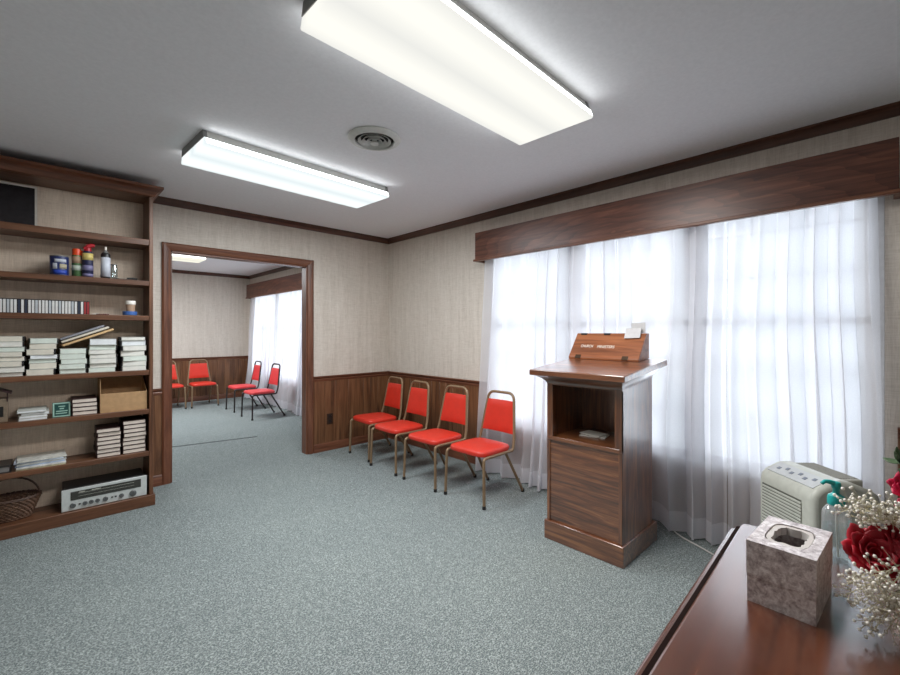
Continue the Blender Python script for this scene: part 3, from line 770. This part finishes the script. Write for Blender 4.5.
def spray(root, tips, seed, spread=.018, buds=7):
    rr = random.Random(seed); st = G(); bl = G(); root = Vector(root)
    for tp in tips:
        tp = Vector(tp); mid = root.lerp(tp, .5) + Vector((0, 0, .012)) + Vector((rr.uniform(-.01, .01), rr.uniform(-.012, .012), 0))
        def q(t): return root * (1 - t) ** 2 + mid * 2 * t * (1 - t) + tp * t * t
        st.tube([q(i / 6) for i in range(7)], [.0013 - .0006 * i / 6 for i in range(7)], 5)
        for k in range(buds):
            t = rr.uniform(.55, 1.0); b = q(t)
            e = b + Vector((rr.gauss(0, 1), rr.gauss(0, 1), rr.gauss(0, 1) + .2)) * spread * .62
            if e.z < .008: e.z = .008
            st.tube([b - (tp - root).normalized() * .008, e], .0005, 4, cap=False)
            bl.ball(e, rr.uniform(.0021, .0035), 6, 4)
        bl.ball(tp, .003, 6, 4)
    s_ = build('baby_breath_spray', st, STEM, fa, smooth=60)
    o = build('blossoms', bl, BLOS, s_, smooth=80, fix=False); o['kind'] = 'stuff'
SPR = (((-.09, -.02, .155), [(-.218, -.025, .199), (-.208, -.025, .214), (-.191, -.025, .216), (-.172, -.025, .204), (-.203, -.025, .183), (-.185, -.025, .174), (-.164, -.025, .187)]),
       ((-.09, -.03, .155), [(-.172, -.045, .207), (-.154, -.045, .199), (-.133, -.045, .197), (-.142, -.045, .181), (-.165, -.045, .184), (-.126, -.045, .211)]),
       ((-.10, -.06, .10), [(-.265, -.085, .086), (-.264, -.085, .067), (-.251, -.085, .049), (-.255, -.085, .099), (-.24, -.085, .077), (-.23, -.085, .056)]),
       ((-.10, -.07, .09), [(-.262, -.11, .024), (-.247, -.11, .037), (-.233, -.11, .051), (-.257, -.11, .055), (-.243, -.11, .018), (-.223, -.11, .037)]),
       ((-.10, -.08, .09), [(-.216, -.11, .02), (-.2, -.11, .027), (-.192, -.11, .013), (-.206, -.11, .055), (-.223, -.11, .075), (-.194, -.11, .058)]),
       ((-.09, -.06, .12), [(-.229, -.095, .087), (-.208, -.095, .083), (-.187, -.095, .073), (-.217, -.095, .101), (-.19, -.095, .096)]))
for i, (rt_, tips) in enumerate(SPR): spray(rt_, tips, i + 1, .018, 17)
build('stalk', G().tube([(-.02, -.01, .09), (-.06, -.02, .13), (-.10, -.03, .155)], .002, 6).tube([(-.02, -.02, .085), (-.06, -.045, .10), (-.105, -.07, .095)], .002, 6), STEM, fa)
# ------------------------------------------------------------------ air purifier and its cord
BEIGE = plain('beige_plastic', srgb(196, 199, 190), .4); BEIGE_D = plain('greyer_beige_plastic', srgb(180, 179, 170), .5)
ap = thing('air_purifier', 'beige floor air purifier with slatted side behind the table', 'air purifier', (2.632, .253, 0), R(-43.93))
# local: x = across (0.30), y = along view (0.30); grille on the -x side
U, V = .150, .165
sec = [(-U, .0), (U, .0), (U, .555), (U - .008, .585), (U - .03, .604), (.03, .640), (-.02, .650), (-.06, .645), (-U + .028, .614), (-U + .006, .590), (-U, .56)]
build('housing', G().prism(sec, 'Y', -V, V), BEIGE, ap, bevel=.022, seg=4, smooth=50)
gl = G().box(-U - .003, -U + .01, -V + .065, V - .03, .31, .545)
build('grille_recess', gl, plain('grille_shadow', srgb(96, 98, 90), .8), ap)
gs = G()
for k in range(15):
    z = .315 + k * .0152
    gs.prism([(-U - .006, z), (-U - .002, z - .001), (-U - .002, z + .010), (-U - .006, z + .008)], 'Y', -V + .062, V - .027)
build('grille', gs, BEIGE, ap)
pn = Vector((-.034, 0, .032)).normalized()
def slope_pt(t, y, lift): # t 0..1 from edge up to ridge
    p = Vector((-U + .028, y, .614)).lerp(Vector((-.06, y, .645)), t); return p + Vector((-.44, 0, .9)).normalized() * lift
def slope_quad(t0, t1, y0, y1, lift):
    a_ = [slope_pt(t0, y0, lift), slope_pt(t1, y0, lift), slope_pt(t1, y1, lift), slope_pt(t0, y1, lift)]
    b2 = [p - Vector((-.44, 0, .9)) * .006 for p in a_]
    return G().add(a_ + b2, [(0, 1, 2, 3), (7, 6, 5, 4), (0, 4, 5, 1), (1, 5, 6, 2), (2, 6, 7, 3), (3, 7, 4, 0)])
cp = build('control_panel', slope_quad(-.1, 1.0, -V + .03, V - .03, .002), plain('pale_panel', srgb(196, 200, 202), .35), ap)
for i in range(6):
    y = V - .07 - i * .038
    build('button', slope_quad(.28 + (.2 if i % 2 else 0), .52 + (.2 if i % 2 else 0), y - .008, y + .008, .004), plain('blue_grey_button', srgb(120, 128, 142), .4), cp)
vg = G().box(-.015, .105, -V + .04, V - .03, .60, .643)
tv = build('top_vent', vg, BEIGE_D, ap, bevel=.008, seg=3)
vs_ = G()
for k in range(9): vs_.box(-.005 + k * .0115, -.0005 + k * .0115, -V + .055, V - .045, .642, .647)
build('vent_slat', vs_, plain('dim_vent', srgb(146, 145, 137), .6), tv)
pcord = build('power_cord', G().tube(round_path([(3.02, 1.02, .006), (2.95, .97, .006), (2.905, .90, .006), (2.85, .78, .006), (2.81, .71, .006), (2.77, .58, .006), (2.72, .50, .006)], .06), .0045, 8), plain('white_cord', srgb(220, 220, 216), .5))
tag(pcord, 'white power cord on the carpet running out from under the curtain', 'cord')

# ------------------------------------------------------------------ outlet
ol = thing('wall_outlet', 'dark brown power outlet on the panelling right of the doorway', 'outlet', (2.31, YB - .014, .345))
BRN = plain('brown_plastic', srgb(48, 32, 24), .4)
build('cover_plate', G().box(-.036, .036, -.006, -.0005, -.058, .058), BRN, ol, bevel=.003)
for z in (-.025, .025):
    build('socket', G().lathe([(.015, -.0075), (.016, -.006)], (0, 0, z), 16, 'Y'), BLACK, ol)

# ------------------------------------------------------------------ bookcase
BX0, BX1, BY0 = -1.0, .62, 3.86
bk = thing('bookcase', 'tall built in wooden bookcase with crown left of the doorway', 'bookcase', ((BX0 + BX1) / 2, YB, 0))
ox, oy = (BX0 + BX1) / 2, YB
def lb_(x0, x1, y0, y1, z0, z1): return G().box(x0 - ox, x1 - ox, y0 - oy, y1 - oy, z0, z1)
build('side_panel', lb_(BX1 - .024, BX1, BY0, YB - .002, .081, 2.31), wd('shelf', 'Z'), bk, bevel=.002)
build('side_panel', lb_(BX0, BX0 + .032, BY0, YB - .002, .081, 2.31), wd('shelf', 'Z'), bk, bevel=.002)
build('plinth', lb_(BX0, BX1 + .012, BY0 - .012, YB - .002, 0, .081), wd('shelf', 'X'), bk, bevel=.003)
SHZ = [1.99, 1.68, 1.42, 1.014, .723, .407]
for z in SHZ:
    th = .044 if z > 1.9 else .036
    build('shelf', lb_(BX0 + .032, BX1 - .024, BY0 + .004, 4.118, z - th, z), wd('shelf', 'X'), bk, bevel=.002)
build('back_panel', lb_(BX0 + .032, BX1 - .024, 4.118, 4.130, .081, 2.335), mk_wallpaper('lightened_shelf_wallpaper', (1.14, 1.04, .95)), bk, smooth=0)  # room wallpaper, browner and lightened to put light inside the shelves into its colour
build('frieze', lb_(BX0, BX1, BY0, BY0 + .025, 2.312, 2.34), wd('shelf', 'X'), bk)
build('top_board', lb_(BX0 + .002, BX1 - .002, BY0 + .025, YB - .05, 2.31, 2.335), wd('shelf', 'X'), bk)
cr = [(0, 2.312), (-.010, 2.316), (-.018, 2.335), (-.045, 2.362), (-.058, 2.368), (-.058, 2.385), (.02, 2.385), (.02, 2.335)]
g = G(); n = len(cr); vs = []
for (u, z) in cr:       # front run, mitred at the right, then the return
    o = -u
    vs += [(BX0 - ox, BY0 + u - oy, z), (BX1 + max(o, -.0) - ox if o > 0 else BX1 + o - ox, BY0 + u - oy, z), (BX1 + o - ox, YB - .05 - oy, z)]
fs = []
for i in range(n):
    j = (i + 1) % n
    fs += [(i * 3, i * 3 + 1, j * 3 + 1, j * 3), (i * 3 + 1, i * 3 + 2, j * 3 + 2, j * 3 + 1)]
fs += [tuple(i * 3 for i in range(n)), tuple(i * 3 + 2 for i in range(n))[::-1]]
build('crown', g.add(vs, fs), wd('trim', 'X'), bk)

# ---- things on the shelves
PAGES = plain('page_block', srgb(224, 222, 214), .8); PAGES_G = plain('greenish_pages', srgb(214, 222, 212), .8); PAGES_C = plain('cream_pages', srgb(220, 214, 200), .8); PAGES_W = plain('white_pages', srgb(228, 231, 233), .8)
COVER_B = plain('black_cover', srgb(30, 28, 30), .5); COVER_M = plain('dark_maroon_cover', srgb(54, 32, 32), .5); COVER_G = plain('grey_cover', srgb(120, 122, 118), .6)
# dark framed picture on the top shelf
pf = thing('framed_picture', 'dark framed picture leaning on the top shelf', 'picture', (-.157, 4.062, 1.991)); pf.rotation_euler.x = R(-7)
build('frame', G().box(-.15, .15, -.012, .0, 0, .012).box(-.15, .15, -.012, 0, .293, .305).box(-.15, -.138, -.012, 0, .012, .293).box(.138, .15, -.012, 0, .012, .293), plain('silver_frame', srgb(214, 208, 198), .45), pf)
build('print', G().box(-.138, .138, -.006, -.001, .012, .293), plain('dark_print', srgb(34, 30, 34), .35, vary=.4), pf)
# paint can
S2 = 1.68 + .0007
pcn = thing('paint_can', 'dark blue paint can with white lettering on the second shelf', 'can', (.101, 3.93, S2))
BLUE = plain('deep_blue_label', srgb(34, 46, 96), .4, vary=.3)
build('can_body', G().lathe([(.046, 0), (.049, .002), (.049, .124), (.047, .128), (.045, .128)], n=32), BLUE, pcn, smooth=40)
build('lid', G().lathe([(.049, .126), (.05, .129), (.048, .133), (.044, .131), (.001, .131)], n=32), GREY_METAL, pcn)
def wrap(par, name, r, a0, a1, z0, z1, mat, n=10):
    g_ = G().grid(lambda u, v: (r * math.sin(a0 + (a1 - a0) * u), -r * math.cos(a0 + (a1 - a0) * u), z0 + (z1 - z0) * v), n, 1)
    o = build(name, g_, mat, par, fix=False); s = o.modifiers.new('thick', 'SOLIDIFY'); s.thickness = .0006; return o
LBW = plain('pale_label', srgb(200, 204, 214), .5); LBB = plain('bright_blue_label', srgb(40, 70, 170), .4)
wrap(pcn, 'label_band', .0497, -.55, .75, .088, .108, LBW); wrap(pcn, 'label_picture', .0497, .0, .85, .045, .075, plain('sandy_label', srgb(176, 166, 140), .5)); wrap(pcn, 'label_picture', .0497, -.75, -.25, .04, .08, LBW); wrap(pcn, 'label_band', .0497, -.7, .9, .008, .034, LBB)
def spray_can(name, label, x, y, r, h, mats, cap, kind):
    t = thing(name, label, 'spray can', (x, y, S2), 0, 'spray cans on the second shelf')
    zb = h * .74
    build('can_body', G().lathe([(r * .92, 0), (r, .003), (r, zb), (r * .9, zb + .008), (r * .75, zb + .014)], n=24), mats[0], t, smooth=40)
    for z0, z1, m in mats[1]: wrap(t, 'label_band', r + .0006, -1.5, 1.5, z0 * h, z1 * h, m)
    if kind == 'cap': build('cap', G().lathe([(r * .93, zb + .004), (r * .93, h - .006), (r * .85, h), (.002, h)], n=24), cap, t, smooth=40)
    elif kind == 'trigger':
        build('trigger_cap', G().lathe([(r * .72, zb + .004), (r * .66, zb + .03), (r * .5, h - .01), (.002, h - .008)], n=20).tube([(-.005, -.01, h - .016), (.02, -.012, h - .004), (.036, -.014, h - .006)], [.016, .014, .011], 10).tube([(-.005, -.01, h - .016), (-.022, -.012, h - .03)], [.012, .008], 8), cap, t, smooth=50)
    else:
        build('dome', G().lathe([(r * .76, zb + .010), (r * .6, zb + .022), (r * .28, zb + .03), (r * .26, zb + .034)], n=20), GREY_METAL, t)
        build('nozzle', G().lathe([(r * .26, zb + .03), (r * .26, h - .003), (r * .18, h), (.001, h)], n=14), WHITE_LET, t)
    return t
GRN = plain('green_label', srgb(72, 104, 64), .4, vary=.3); ORG = plain('orange_plastic', srgb(226, 72, 26), .4); YEL = plain('yellow_label', srgb(206, 186, 110), .4, vary=.25)
NAV = plain('navy_label', srgb(30, 32, 66), .4, vary=.3); TAN = plain('tan_label', srgb(168, 138, 112), .5); RDP = plain('red_plastic', srgb(176, 34, 44), .4); LIL = plain('lilac_label', srgb(120, 116, 150), .4)
spray_can('spray_can', 'green and tan spray can with bright orange cap', .190, 3.925, .0265, .192, (GRN, [(.48, .72, TAN), (.22, .4, plain('white_green_label', srgb(180, 190, 176), .5))]), ORG, 'cap')
spray_can('spray_can', 'yellow and navy spray can with red trigger top', .247, 3.905, .030, .226, (NAV, [(.52, .73, YEL), (.2, .36, LIL), (.02, .1, LIL)]), RDP, 'trigger')
spray_can('spray_can', 'orange capped spray can hidden behind two others', .2215, 3.985, .024, .19, (GRN, []), ORG, 'cap')
spray_can('spray_can', 'black aerosol can with white label and bare nozzle', .345, 3.91, .0275, .226, (BLACK, [(.05, .66, LBW)]), None, 'bare')
jr = thing('glass_jar', 'small clear glass jar behind the black aerosol can', 'jar', (.398, 3.97, S2))
build('jar_body', G().lathe([(.02, 0), (.023, .004), (.023, .085), (.017, .10), (.017, .112), (.0155, .112), (.0155, .1), (.021, .084), (.021, .006), (.001, .004)], n=24), PLASTIC_CLEAR, jr, smooth=40)
build('jar_rim', G().lathe([(.0175, .106), (.019, .108), (.019, .113), (.0165, .114)], n=24), GREY_METAL, jr)
tl = thing('flat_tool', 'thin dark tool lying flat at the right of the second shelf', 'tool', (.455, 3.93, S2))
build('blade', G().prism([(-.075, -.012), (.02, -.014), (.02, .014), (-.075, .010)], 'Z', .0, .008), BLACK, tl, bevel=.002)
build('handle', G().tube([(.015, 0, .010), (.05, .002, .012), (.078, 0, .011)], [.009, .0105, .008], 10), RUBBER, tl)

# cassettes on the third shelf
S3 = 1.42 + .0007
CASE = plain('dark_case', srgb(58, 54, 54), .25); LABW = plain('white_inlay', srgb(222, 222, 220), .6); LABN = plain('navy_inlay', srgb(40, 48, 66), .5); LABR = plain('red_inlay', srgb(150, 44, 48), .5); LABGR = plain('grey_inlay', srgb(186, 192, 196), .6)
def cassette(mat, label, x, h):
    t = thing('cassette', label, 'cassette', (x, 3.925, S3), 0, 'cassettes on the third shelf')
    build('case', G().box(-.0079, .0079, 0, .066, 0, h), CASE, t, bevel=.0008, seg=1)
    build('inlay', G().box(-.0062, .0058, -.0012, .0, .003, h - .006), mat, t)
    return t
ORD = ['first', 'second', 'third', 'fourth', 'fifth', 'sixth', 'seventh', 'eighth', 'ninth', 'tenth', 'eleventh', 'twelfth', 'thirteenth', 'fourteenth', 'fifteenth', 'sixteenth', 'seventeenth', 'eighteenth', 'nineteenth', 'twentieth', 'twenty-first', 'twenty-second', 'twenty-third', 'twenty-fourth', 'twenty-fifth', 'twenty-sixth', 'twenty-seventh', 'twenty-eighth']
rnd = random.Random(4); protos = {}
seq = 'wwgwwnwnwwgwwwgwwgwwwgwnwrr'
nm = {'w': (LABW, 'white'), 'g': (LABGR, 'pale grey'), 'n': (LABN, 'navy'), 'r': (LABR, 'red')}
for i, ch in enumerate(seq):
    x = -.173 + i * .0163; m, cn = nm[ch]
    lab = '%s spined cassette in the row, %s from its right end' % (cn, ORD[len(seq) - 1 - i])
    if ch in protos: t = dup(protos[ch], (x, 3.925 + rnd.uniform(-.004, .004), S3), 0, lab)
    else: t = protos[ch] = cassette(m, lab, x, .094)
# clutter, cup on its blue dish
cl = thing('beaded_bracelet', 'small dark beaded string lying beside the cassette row', 'beads', (.33, 3.93, S3))
g = G()
for k in range(22):
    an = 2 * math.pi * k / 22; g.ball((.03 * math.cos(an) * (1 + .2 * math.sin(3 * an)), .016 * math.sin(an), .0042), .0042, 8, 5)
build('beads', g, plain('dark_red_bead', srgb(92, 40, 40), .3), cl, smooth=80)
wr = build('crumpled_wrapper', G().grid(lambda u, v: ((u - .5) * .06, (v - .5) * .04, .001 + .018 * (.5 + .5 * noise.noise(Vector((u * 5, v * 5, 1)))) * math.sin(math.pi * u) * math.sin(math.pi * v) + .002), 14, 10), plain('pale_wrapper', srgb(190, 180, 168), .6), loc=(.295, 3.95, S3), smooth=40, fix=False)
wr.modifiers.new('thick', 'SOLIDIFY').thickness = .001; tag(wr, 'crumpled pale wrapper at the right end of the cassette row', 'wrapper')
ds = build('blue_dish', G().lathe([(.035, 0), (.043, .003), (.045, .028), (.042, .030), (.040, .008), (.001, .006)], (0, 0, 0), 28), plain('blue_plastic', srgb(66, 104, 168), .4), loc=(.487, 3.93, S3), smooth=40); tag(ds, 'shallow blue plastic dish under the paper cup', 'dish')
cpn = thing('paper_cup', 'tan paper cup with white lid standing in the blue dish', 'cup', (.492, 3.935, S3 + .0085))
build('cup_body', G().lathe([(.022, 0), (.024, .002), (.030, .075), (.028, .076)], n=28), plain('tan_paper', srgb(176, 146, 122), .6), cpn, smooth=40)
build('cup_lid', G().lathe([(.0315, .072), (.033, .075), (.032, .094), (.029, .100), (.001, .099)], n=28), WHITE_LET, cpn, smooth=40)

# stacks of booklets on the fourth shelf
def booklet(label, w, d, h, loc, rz, pages, cover, group, spine):
    t = thing('booklet', label, 'booklet', loc, rz, group)
    sg = spine
    build('pages', G().box(-w / 2 + .003, w / 2 - .003, -d / 2, d / 2, .0015, h - .0015), pages, t, bevel=.001, seg=1)
    g = G().box(-w / 2, w / 2, -d / 2 - .001, d / 2 + .001, 0, .0015).box(-w / 2, w / 2, -d / 2 - .001, d / 2 + .001, h - .0015, h)
    build('cover', g, cover, t)
    if sg: build('binding', G().box(*sorted((sg * (w / 2 - .001), sg * (w / 2 + .006))), -d / 2 + .002, d / 2 - .01, .001, h * .92), COVER_B, t, bevel=.002)
    return t
def stack(where, xs, shelf_z, ztop, n, d, seed, pagemats, cover, spine, yfront, group):
    rr = random.Random(seed); hs_ = [rr.uniform(.8, 1.25) for _ in range(n)]; s_ = (ztop - shelf_z) / sum(hs_); z = shelf_z
    for i in range(n):
        h = hs_[i] * s_; k = n - 1 - i
        pos = 'bottommost' if i == 0 else ('topmost' if k == 0 else ORD[k] + ' from top')
        w = xs[1] - xs[0] - .012
        booklet('%s booklet, %s of the stack %s' % (rr.choice(('pale', 'light')), pos, where), w, d, h - .0008,
                ((xs[0] + xs[1]) / 2 + rr.uniform(-.007, .007), yfront + d / 2 + rr.uniform(-.012, .012), z), R(rr.uniform(-3.2, 3.2)), rr.choice(pagemats), cover, group, spine if rr.random() < .75 else 0)
        z += h
S4 = 1.014 + .0007; SG = 'booklet stacks on the fourth shelf'
COVER_P = plain('pale_paper_cover', srgb(196, 198, 190), .7)
stack('cut by left photo edge', (-.255, -.064), S4, 1.272, 8, .21, 1, [PAGES_G, PAGES_C, PAGES], COVER_P, 1, 3.885, SG)
stack('second from the left', (-.058, .088), S4, 1.258, 7, .21, 2, [PAGES_W, PAGES_G, PAGES_C], COVER_P, 1, 3.885, SG)
stack('under the tilted envelopes', (.092, .242), S4, 1.186, 5, .21, 3, [PAGES_G, PAGES_W, PAGES_G], COVER_P, 1, 3.885, SG)
stack('right of the tilted envelopes', (.249, .411), S4, 1.250, 7, .21, 4, [PAGES_G, PAGES, PAGES_W], COVER_P, 1, 3.885, SG)
stack('beside the right upright', (.431, .588), S4, 1.262, 7, .21, 5, [PAGES, PAGES_G, PAGES_W], COVER_P, -1, 3.885, SG)
for i, (m, lab, dz) in enumerate(((plain('manila', srgb(206, 172, 124), .6), 'manila envelope tilted across the booklet stacks, lower of three', 0), (plain('white_envelope', srgb(214, 206, 190), .6), 'cream envelope tilted across the booklet stacks, middle of three', .019), (plain('grey_blue_folder', srgb(142, 143, 150), .6), 'grey blue folder tilted across the booklet stacks, topmost of three', .034))):
    o = build('envelope' if i < 2 else 'paper_folder', G().box(-.148 + .01 * i, .148 - .012 * i, -.10, .10, 0, .015), m, loc=(.252 - .012 * i, 3.992 + .004 * i, 1.255 + dz), bevel=.004)
    o.rotation_euler = (0, R(-22.5), R(2 - 2 * i)); tag(o, lab, 'envelope' if i < 2 else 'folder', 'tilted envelopes')

# fifth shelf
S5 = .723 + .0007
ch = thing('wooden_clock', 'small wooden clock with dark roof at the left photo edge', 'clock', (-.187, 3.95, S5 + .0005))
build('clock_body', G().box(-.045, .045, -.03, .06, 0, .15), plain('driftwood', srgb(128, 112, 94), .7, vary=.2), ch, bevel=.003)
build('dark_face', G().box(-.028, .026, -.0325, -.03, .035, .10), DARK, ch)
build('roof', G().prism([(-.062, .178), (0, .205), (.062, .178), (.062, .19), (0, .217), (-.062, .19)], 'Y', -.05, .07), COVER_M, ch)
for sg in (-1, 1): build('roof_post', G().box(*sorted((sg * .040, sg * .046)), -.033, -.025, .13, .185), COVER_M, ch)
stack('of loose sheets beside the small clock', (-.098, .05), S5, .790, 4, .20, 11, [PAGES_W, PAGES, PAGES_W], COVER_P, 0, 3.89, 'paper stack on the fifth shelf')
gs_ = thing('green_plaque', 'small dark green plaque with pale border and lettering', 'plaque', (.112, 3.905, S5)); gs_.rotation_euler.x = R(-6)
GRNP = plain('dark_green_plaque', srgb(24, 70, 66), .4)
build('plaque_board', G().box(-.046, .046, -.005, .005, 0, .098), GRNP, gs_, bevel=.001)
PALEG = plain('pale_green_border', srgb(150, 186, 172), .5)
build('border', G().box(-.044, .044, -.0065, -.005, .002, .010).box(-.044, .044, -.0065, -.005, .088, .096).box(-.044, -.036, -.0065, -.005, .01, .088).box(.036, .044, -.0065, -.005, .01, .088), PALEG, gs_)
build('lettering', G().box(-.016, .018, -.0062, -.005, .068, .074).box(-.010, .012, -.0062, -.005, .052, .060).box(-.028, .030, -.0062, -.005, .036, .043).box(-.030, .028, -.0062, -.005, .022, .028), PALEG, gs_)
def hymnals(where, xs, z0, ztop, n, seed, group):
    rr = random.Random(seed); h = (ztop - z0) / n
    for i in range(n):
        k = n - 1 - i; pos = 'bottommost' if i == 0 else ('topmost' if k == 0 else ORD[k] + ' from top')
        w = xs[1] - xs[0] - .006; d = .21
        t = thing('hymn_book', 'dark hymn book, %s of the pile %s' % (pos, where), 'book', ((xs[0] + xs[1]) / 2 + rr.uniform(-.003, .003), 3.885 + d / 2 + rr.uniform(-.004, .006), z0 + i * h), R(rr.uniform(-1.5, 1.5)), group)
        build('pages', G().box(-w / 2 + .001, w / 2 - .004, -d / 2 + .002, d / 2 - .003, .003, h - .004), plain('hymn_pages', srgb(214, 202, 190), .8) if not i and seed == 1 else bpy.data.materials['hymn_pages'], t)
        build('cover', G().box(-w / 2, w / 2, -d / 2, d / 2, 0, .003).box(-w / 2, w / 2, -d / 2, d / 2, h - .0042, h - .0008).box(-w / 2, -w / 2 + .004, -d / 2, d / 2, .003, h - .004), COVER_M, t, bevel=.0008, seg=1)
hymnals('between green plaque and cardboard box', (.163, .303), S5, .838, 4, 1, 'hymn books on the fifth shelf')
cb = thing('cardboard_box', 'open shallow cardboard box at the right end of the fifth shelf', 'box', (.4485, 3.968, S5))
CBM = plain('cardboard', srgb(176, 140, 100), .7, vary=.1)
build('box_base', G().box(-.134, .134, -.08, .10, 0, .004), CBM, cb)
build('front_wall', G().box(-.136, .136, -.084, -.080, 0, .135), CBM, cb)
build('back_wall', G().box(-.136, .136, .10, .104, 0, .235), CBM, cb)
for sg in (-1, 1): build('side_wall', G().prism([(-.08, 0), (.10, 0), (.10, .235), (-.08, .235 if sg < 0 else .14)], 'X', *sorted((sg * .136, sg * .132))), CBM, cb)
# sixth shelf
S6 = .407 + .0007
hymnals('at left on the sixth shelf', (.292, .433), S6, S6 + .205, 7, 2, 'hymn books on the sixth shelf')
hymnals('at right on the sixth shelf', (.440, .584), S6, S6 + .240, 8, 3, 'hymn books on the sixth shelf')
MG = [(plain('magazine_%s' % n_, c_, .35, vary=.25), n_) for n_, c_ in (('cream', srgb(206, 202, 170)), ('white', srgb(214, 214, 210)), ('pale_blue', srgb(170, 184, 206)), ('grey', srgb(176, 178, 176)), ('white_blue', srgb(196, 206, 220)), ('pale', srgb(208, 208, 200)))]
rr = random.Random(77); z = S6
for i, (m, n_) in enumerate(MG):
    h = .0098
    t = thing('magazine', '%s magazine, %s of the pile on the sixth shelf' % (n_.replace('_', ' '), ['bottommost', 'second from the bottom', 'third from the bottom', 'third from the top', 'second from the top', 'topmost'][i]), 'magazine', (.012 + rr.uniform(-.006, .006), 3.985 + rr.uniform(-.008, .012), z), R(rr.uniform(-3, 3)), 'magazines on the sixth shelf')
    build('pages', G().box(-.116, .116, -.10, .10, .0008, h - .0012), PAGES_W, t); build('cover', G().box(-.118, .118, -.101, .101, 0, .0008).box(-.118, .118, -.101, .101, h - .0012, h - .0004).box(-.1185, .1185, -.1015, -.1005, 0, h - .0006), m, t)
    z += h
bd = thing('black_binder', 'black binder lying at the left photo edge of the sixth shelf', 'binder', (-.225, 3.975, S6))
build('cover', G().box(-.10, .10, -.09, .10, 0, .004).box(-.10, .10, -.09, .10, .042, .046).box(-.10, -.096, -.09, .10, .004, .042), BLACK, bd, bevel=.002)
build('pages', G().box(-.094, .09, -.082, .095, .006, .036), plain('dim_pages', srgb(120, 118, 116), .8), bd)
# receiver
st = thing('stereo_receiver', 'silver fronted stereo receiver on the bookcase base', 'stereo', (.346, 3.874, .0817), R(-.6))
SILV = plain('brushed_silver', srgb(212, 216, 214), .35, .25)
build('casing', G().box(-.228, .228, .012, .235, .006, .150), BLACK, st, bevel=.003)
build('face_plate', G().box(-.236, .236, -.002, .012, .002, .146), SILV, st, bevel=.002)
dw = build('dial_window', G().box(-.190, .200, -.0045, -.002, .070, .128), plain('smoked_dial', srgb(62, 62, 58), .25), st)
build('dial_scale', G().box(-.15, .16, -.0052, -.0045, .112, .1135).box(-.15, .16, -.0052, -.0045, .092, .093).box(-.145, -.115, -.0052, -.0045, .117, .121).box(-.08, -.03, -.0052, -.0045, .117, .121), plain('dial_print', srgb(196, 196, 184), .5), dw)
KN = plain('knob_metal', srgb(112, 114, 114), .3, .5)
for x, r in ((-.178, .016), (-.115, .013), (-.082, .013), (-.048, .013), (-.005, .015), (.085, .014), (.152, .021)):
    k = build('knob', G().lathe([(r, -.002), (r, -.012), (r * .85, -.0145), (.001, -.0145)], (x, 0, .036), 20, 'Y'), KN, st, smooth=40)
    build('pointer', G().box(x - .001, x + .001, -.0155, -.0143, .036, .036 + r * .9), BLACK, k)
for x in (-.143, .032, .052):
    build('switch', G().box(x - .005, x + .005, -.008, -.002, .034, .042), BLACK, st)
for sx in (-1, 1):
    for y in (.04, .20): build('foot', G().lathe([(.012, 0), (.014, .007)], (sx * .19, y, 0), 14), RUBBER, st)
# wicker basket
bs = thing('wicker_basket', 'dark brown wicker basket with hoop handle on the bookcase base', 'basket', (-.135, 3.985, .0817))
WICK = plain('dark_wicker', srgb(76, 54, 42), .6, vary=.3); WICK2 = plain('brown_wicker', srgb(104, 76, 58), .6, vary=.3)
g = G(); NB = 26
for j in range(11):
    f = j / 10; a1, b1 = .098 + .045 * f, .065 + .035 * f; z = .008 + .012 * j
    pts = []
    for k in range(NB * 4):
        an = 2 * math.pi * k / (NB * 4); o = .0042 * math.cos(an * NB + (math.pi if j % 2 else 0)); pts.append(((a1 + o) * math.cos(an), (b1 + o) * math.sin(an), z + .0015 * math.sin(an * 5 + j)))
    g.tube(pts, .0056, 6, closed=True)
build('weave', g, WICK2, bs, smooth=60)
g = G()
for k in range(NB):
    an = 2 * math.pi * k / NB; g.tube([(.098 * math.cos(an), .065 * math.sin(an), .004), (.143 * math.cos(an), .10 * math.sin(an), .135)], .0035, 6)
build('stake', g, WICK, bs, smooth=60)
build('base', G().lathe([(.098, .002), (.10, .006), (.001, .007)], n=28, sy=.67), WICK, bs)
g = G()
for q in range(2):
    g.tube([((.146) * math.cos(2 * math.pi * k / 60), .103 * math.sin(2 * math.pi * k / 60), .138 + .006 * math.sin(2 * math.pi * k / 60 * 18 + math.pi * q)) for k in range(60)], .006, 6, closed=True)
build('rim', g, WICK, bs, smooth=60)
g = G()
for q in range(2):
    g.tube([(.140 * math.cos(math.pi * k / 30), .006 * math.sin(math.pi * k / 30 * 14 + math.pi * q), .13 + .135 * math.sin(math.pi * k / 30)) for k in range(31)], .0055, 6)
build('handle', g, WICK, bs, smooth=60)
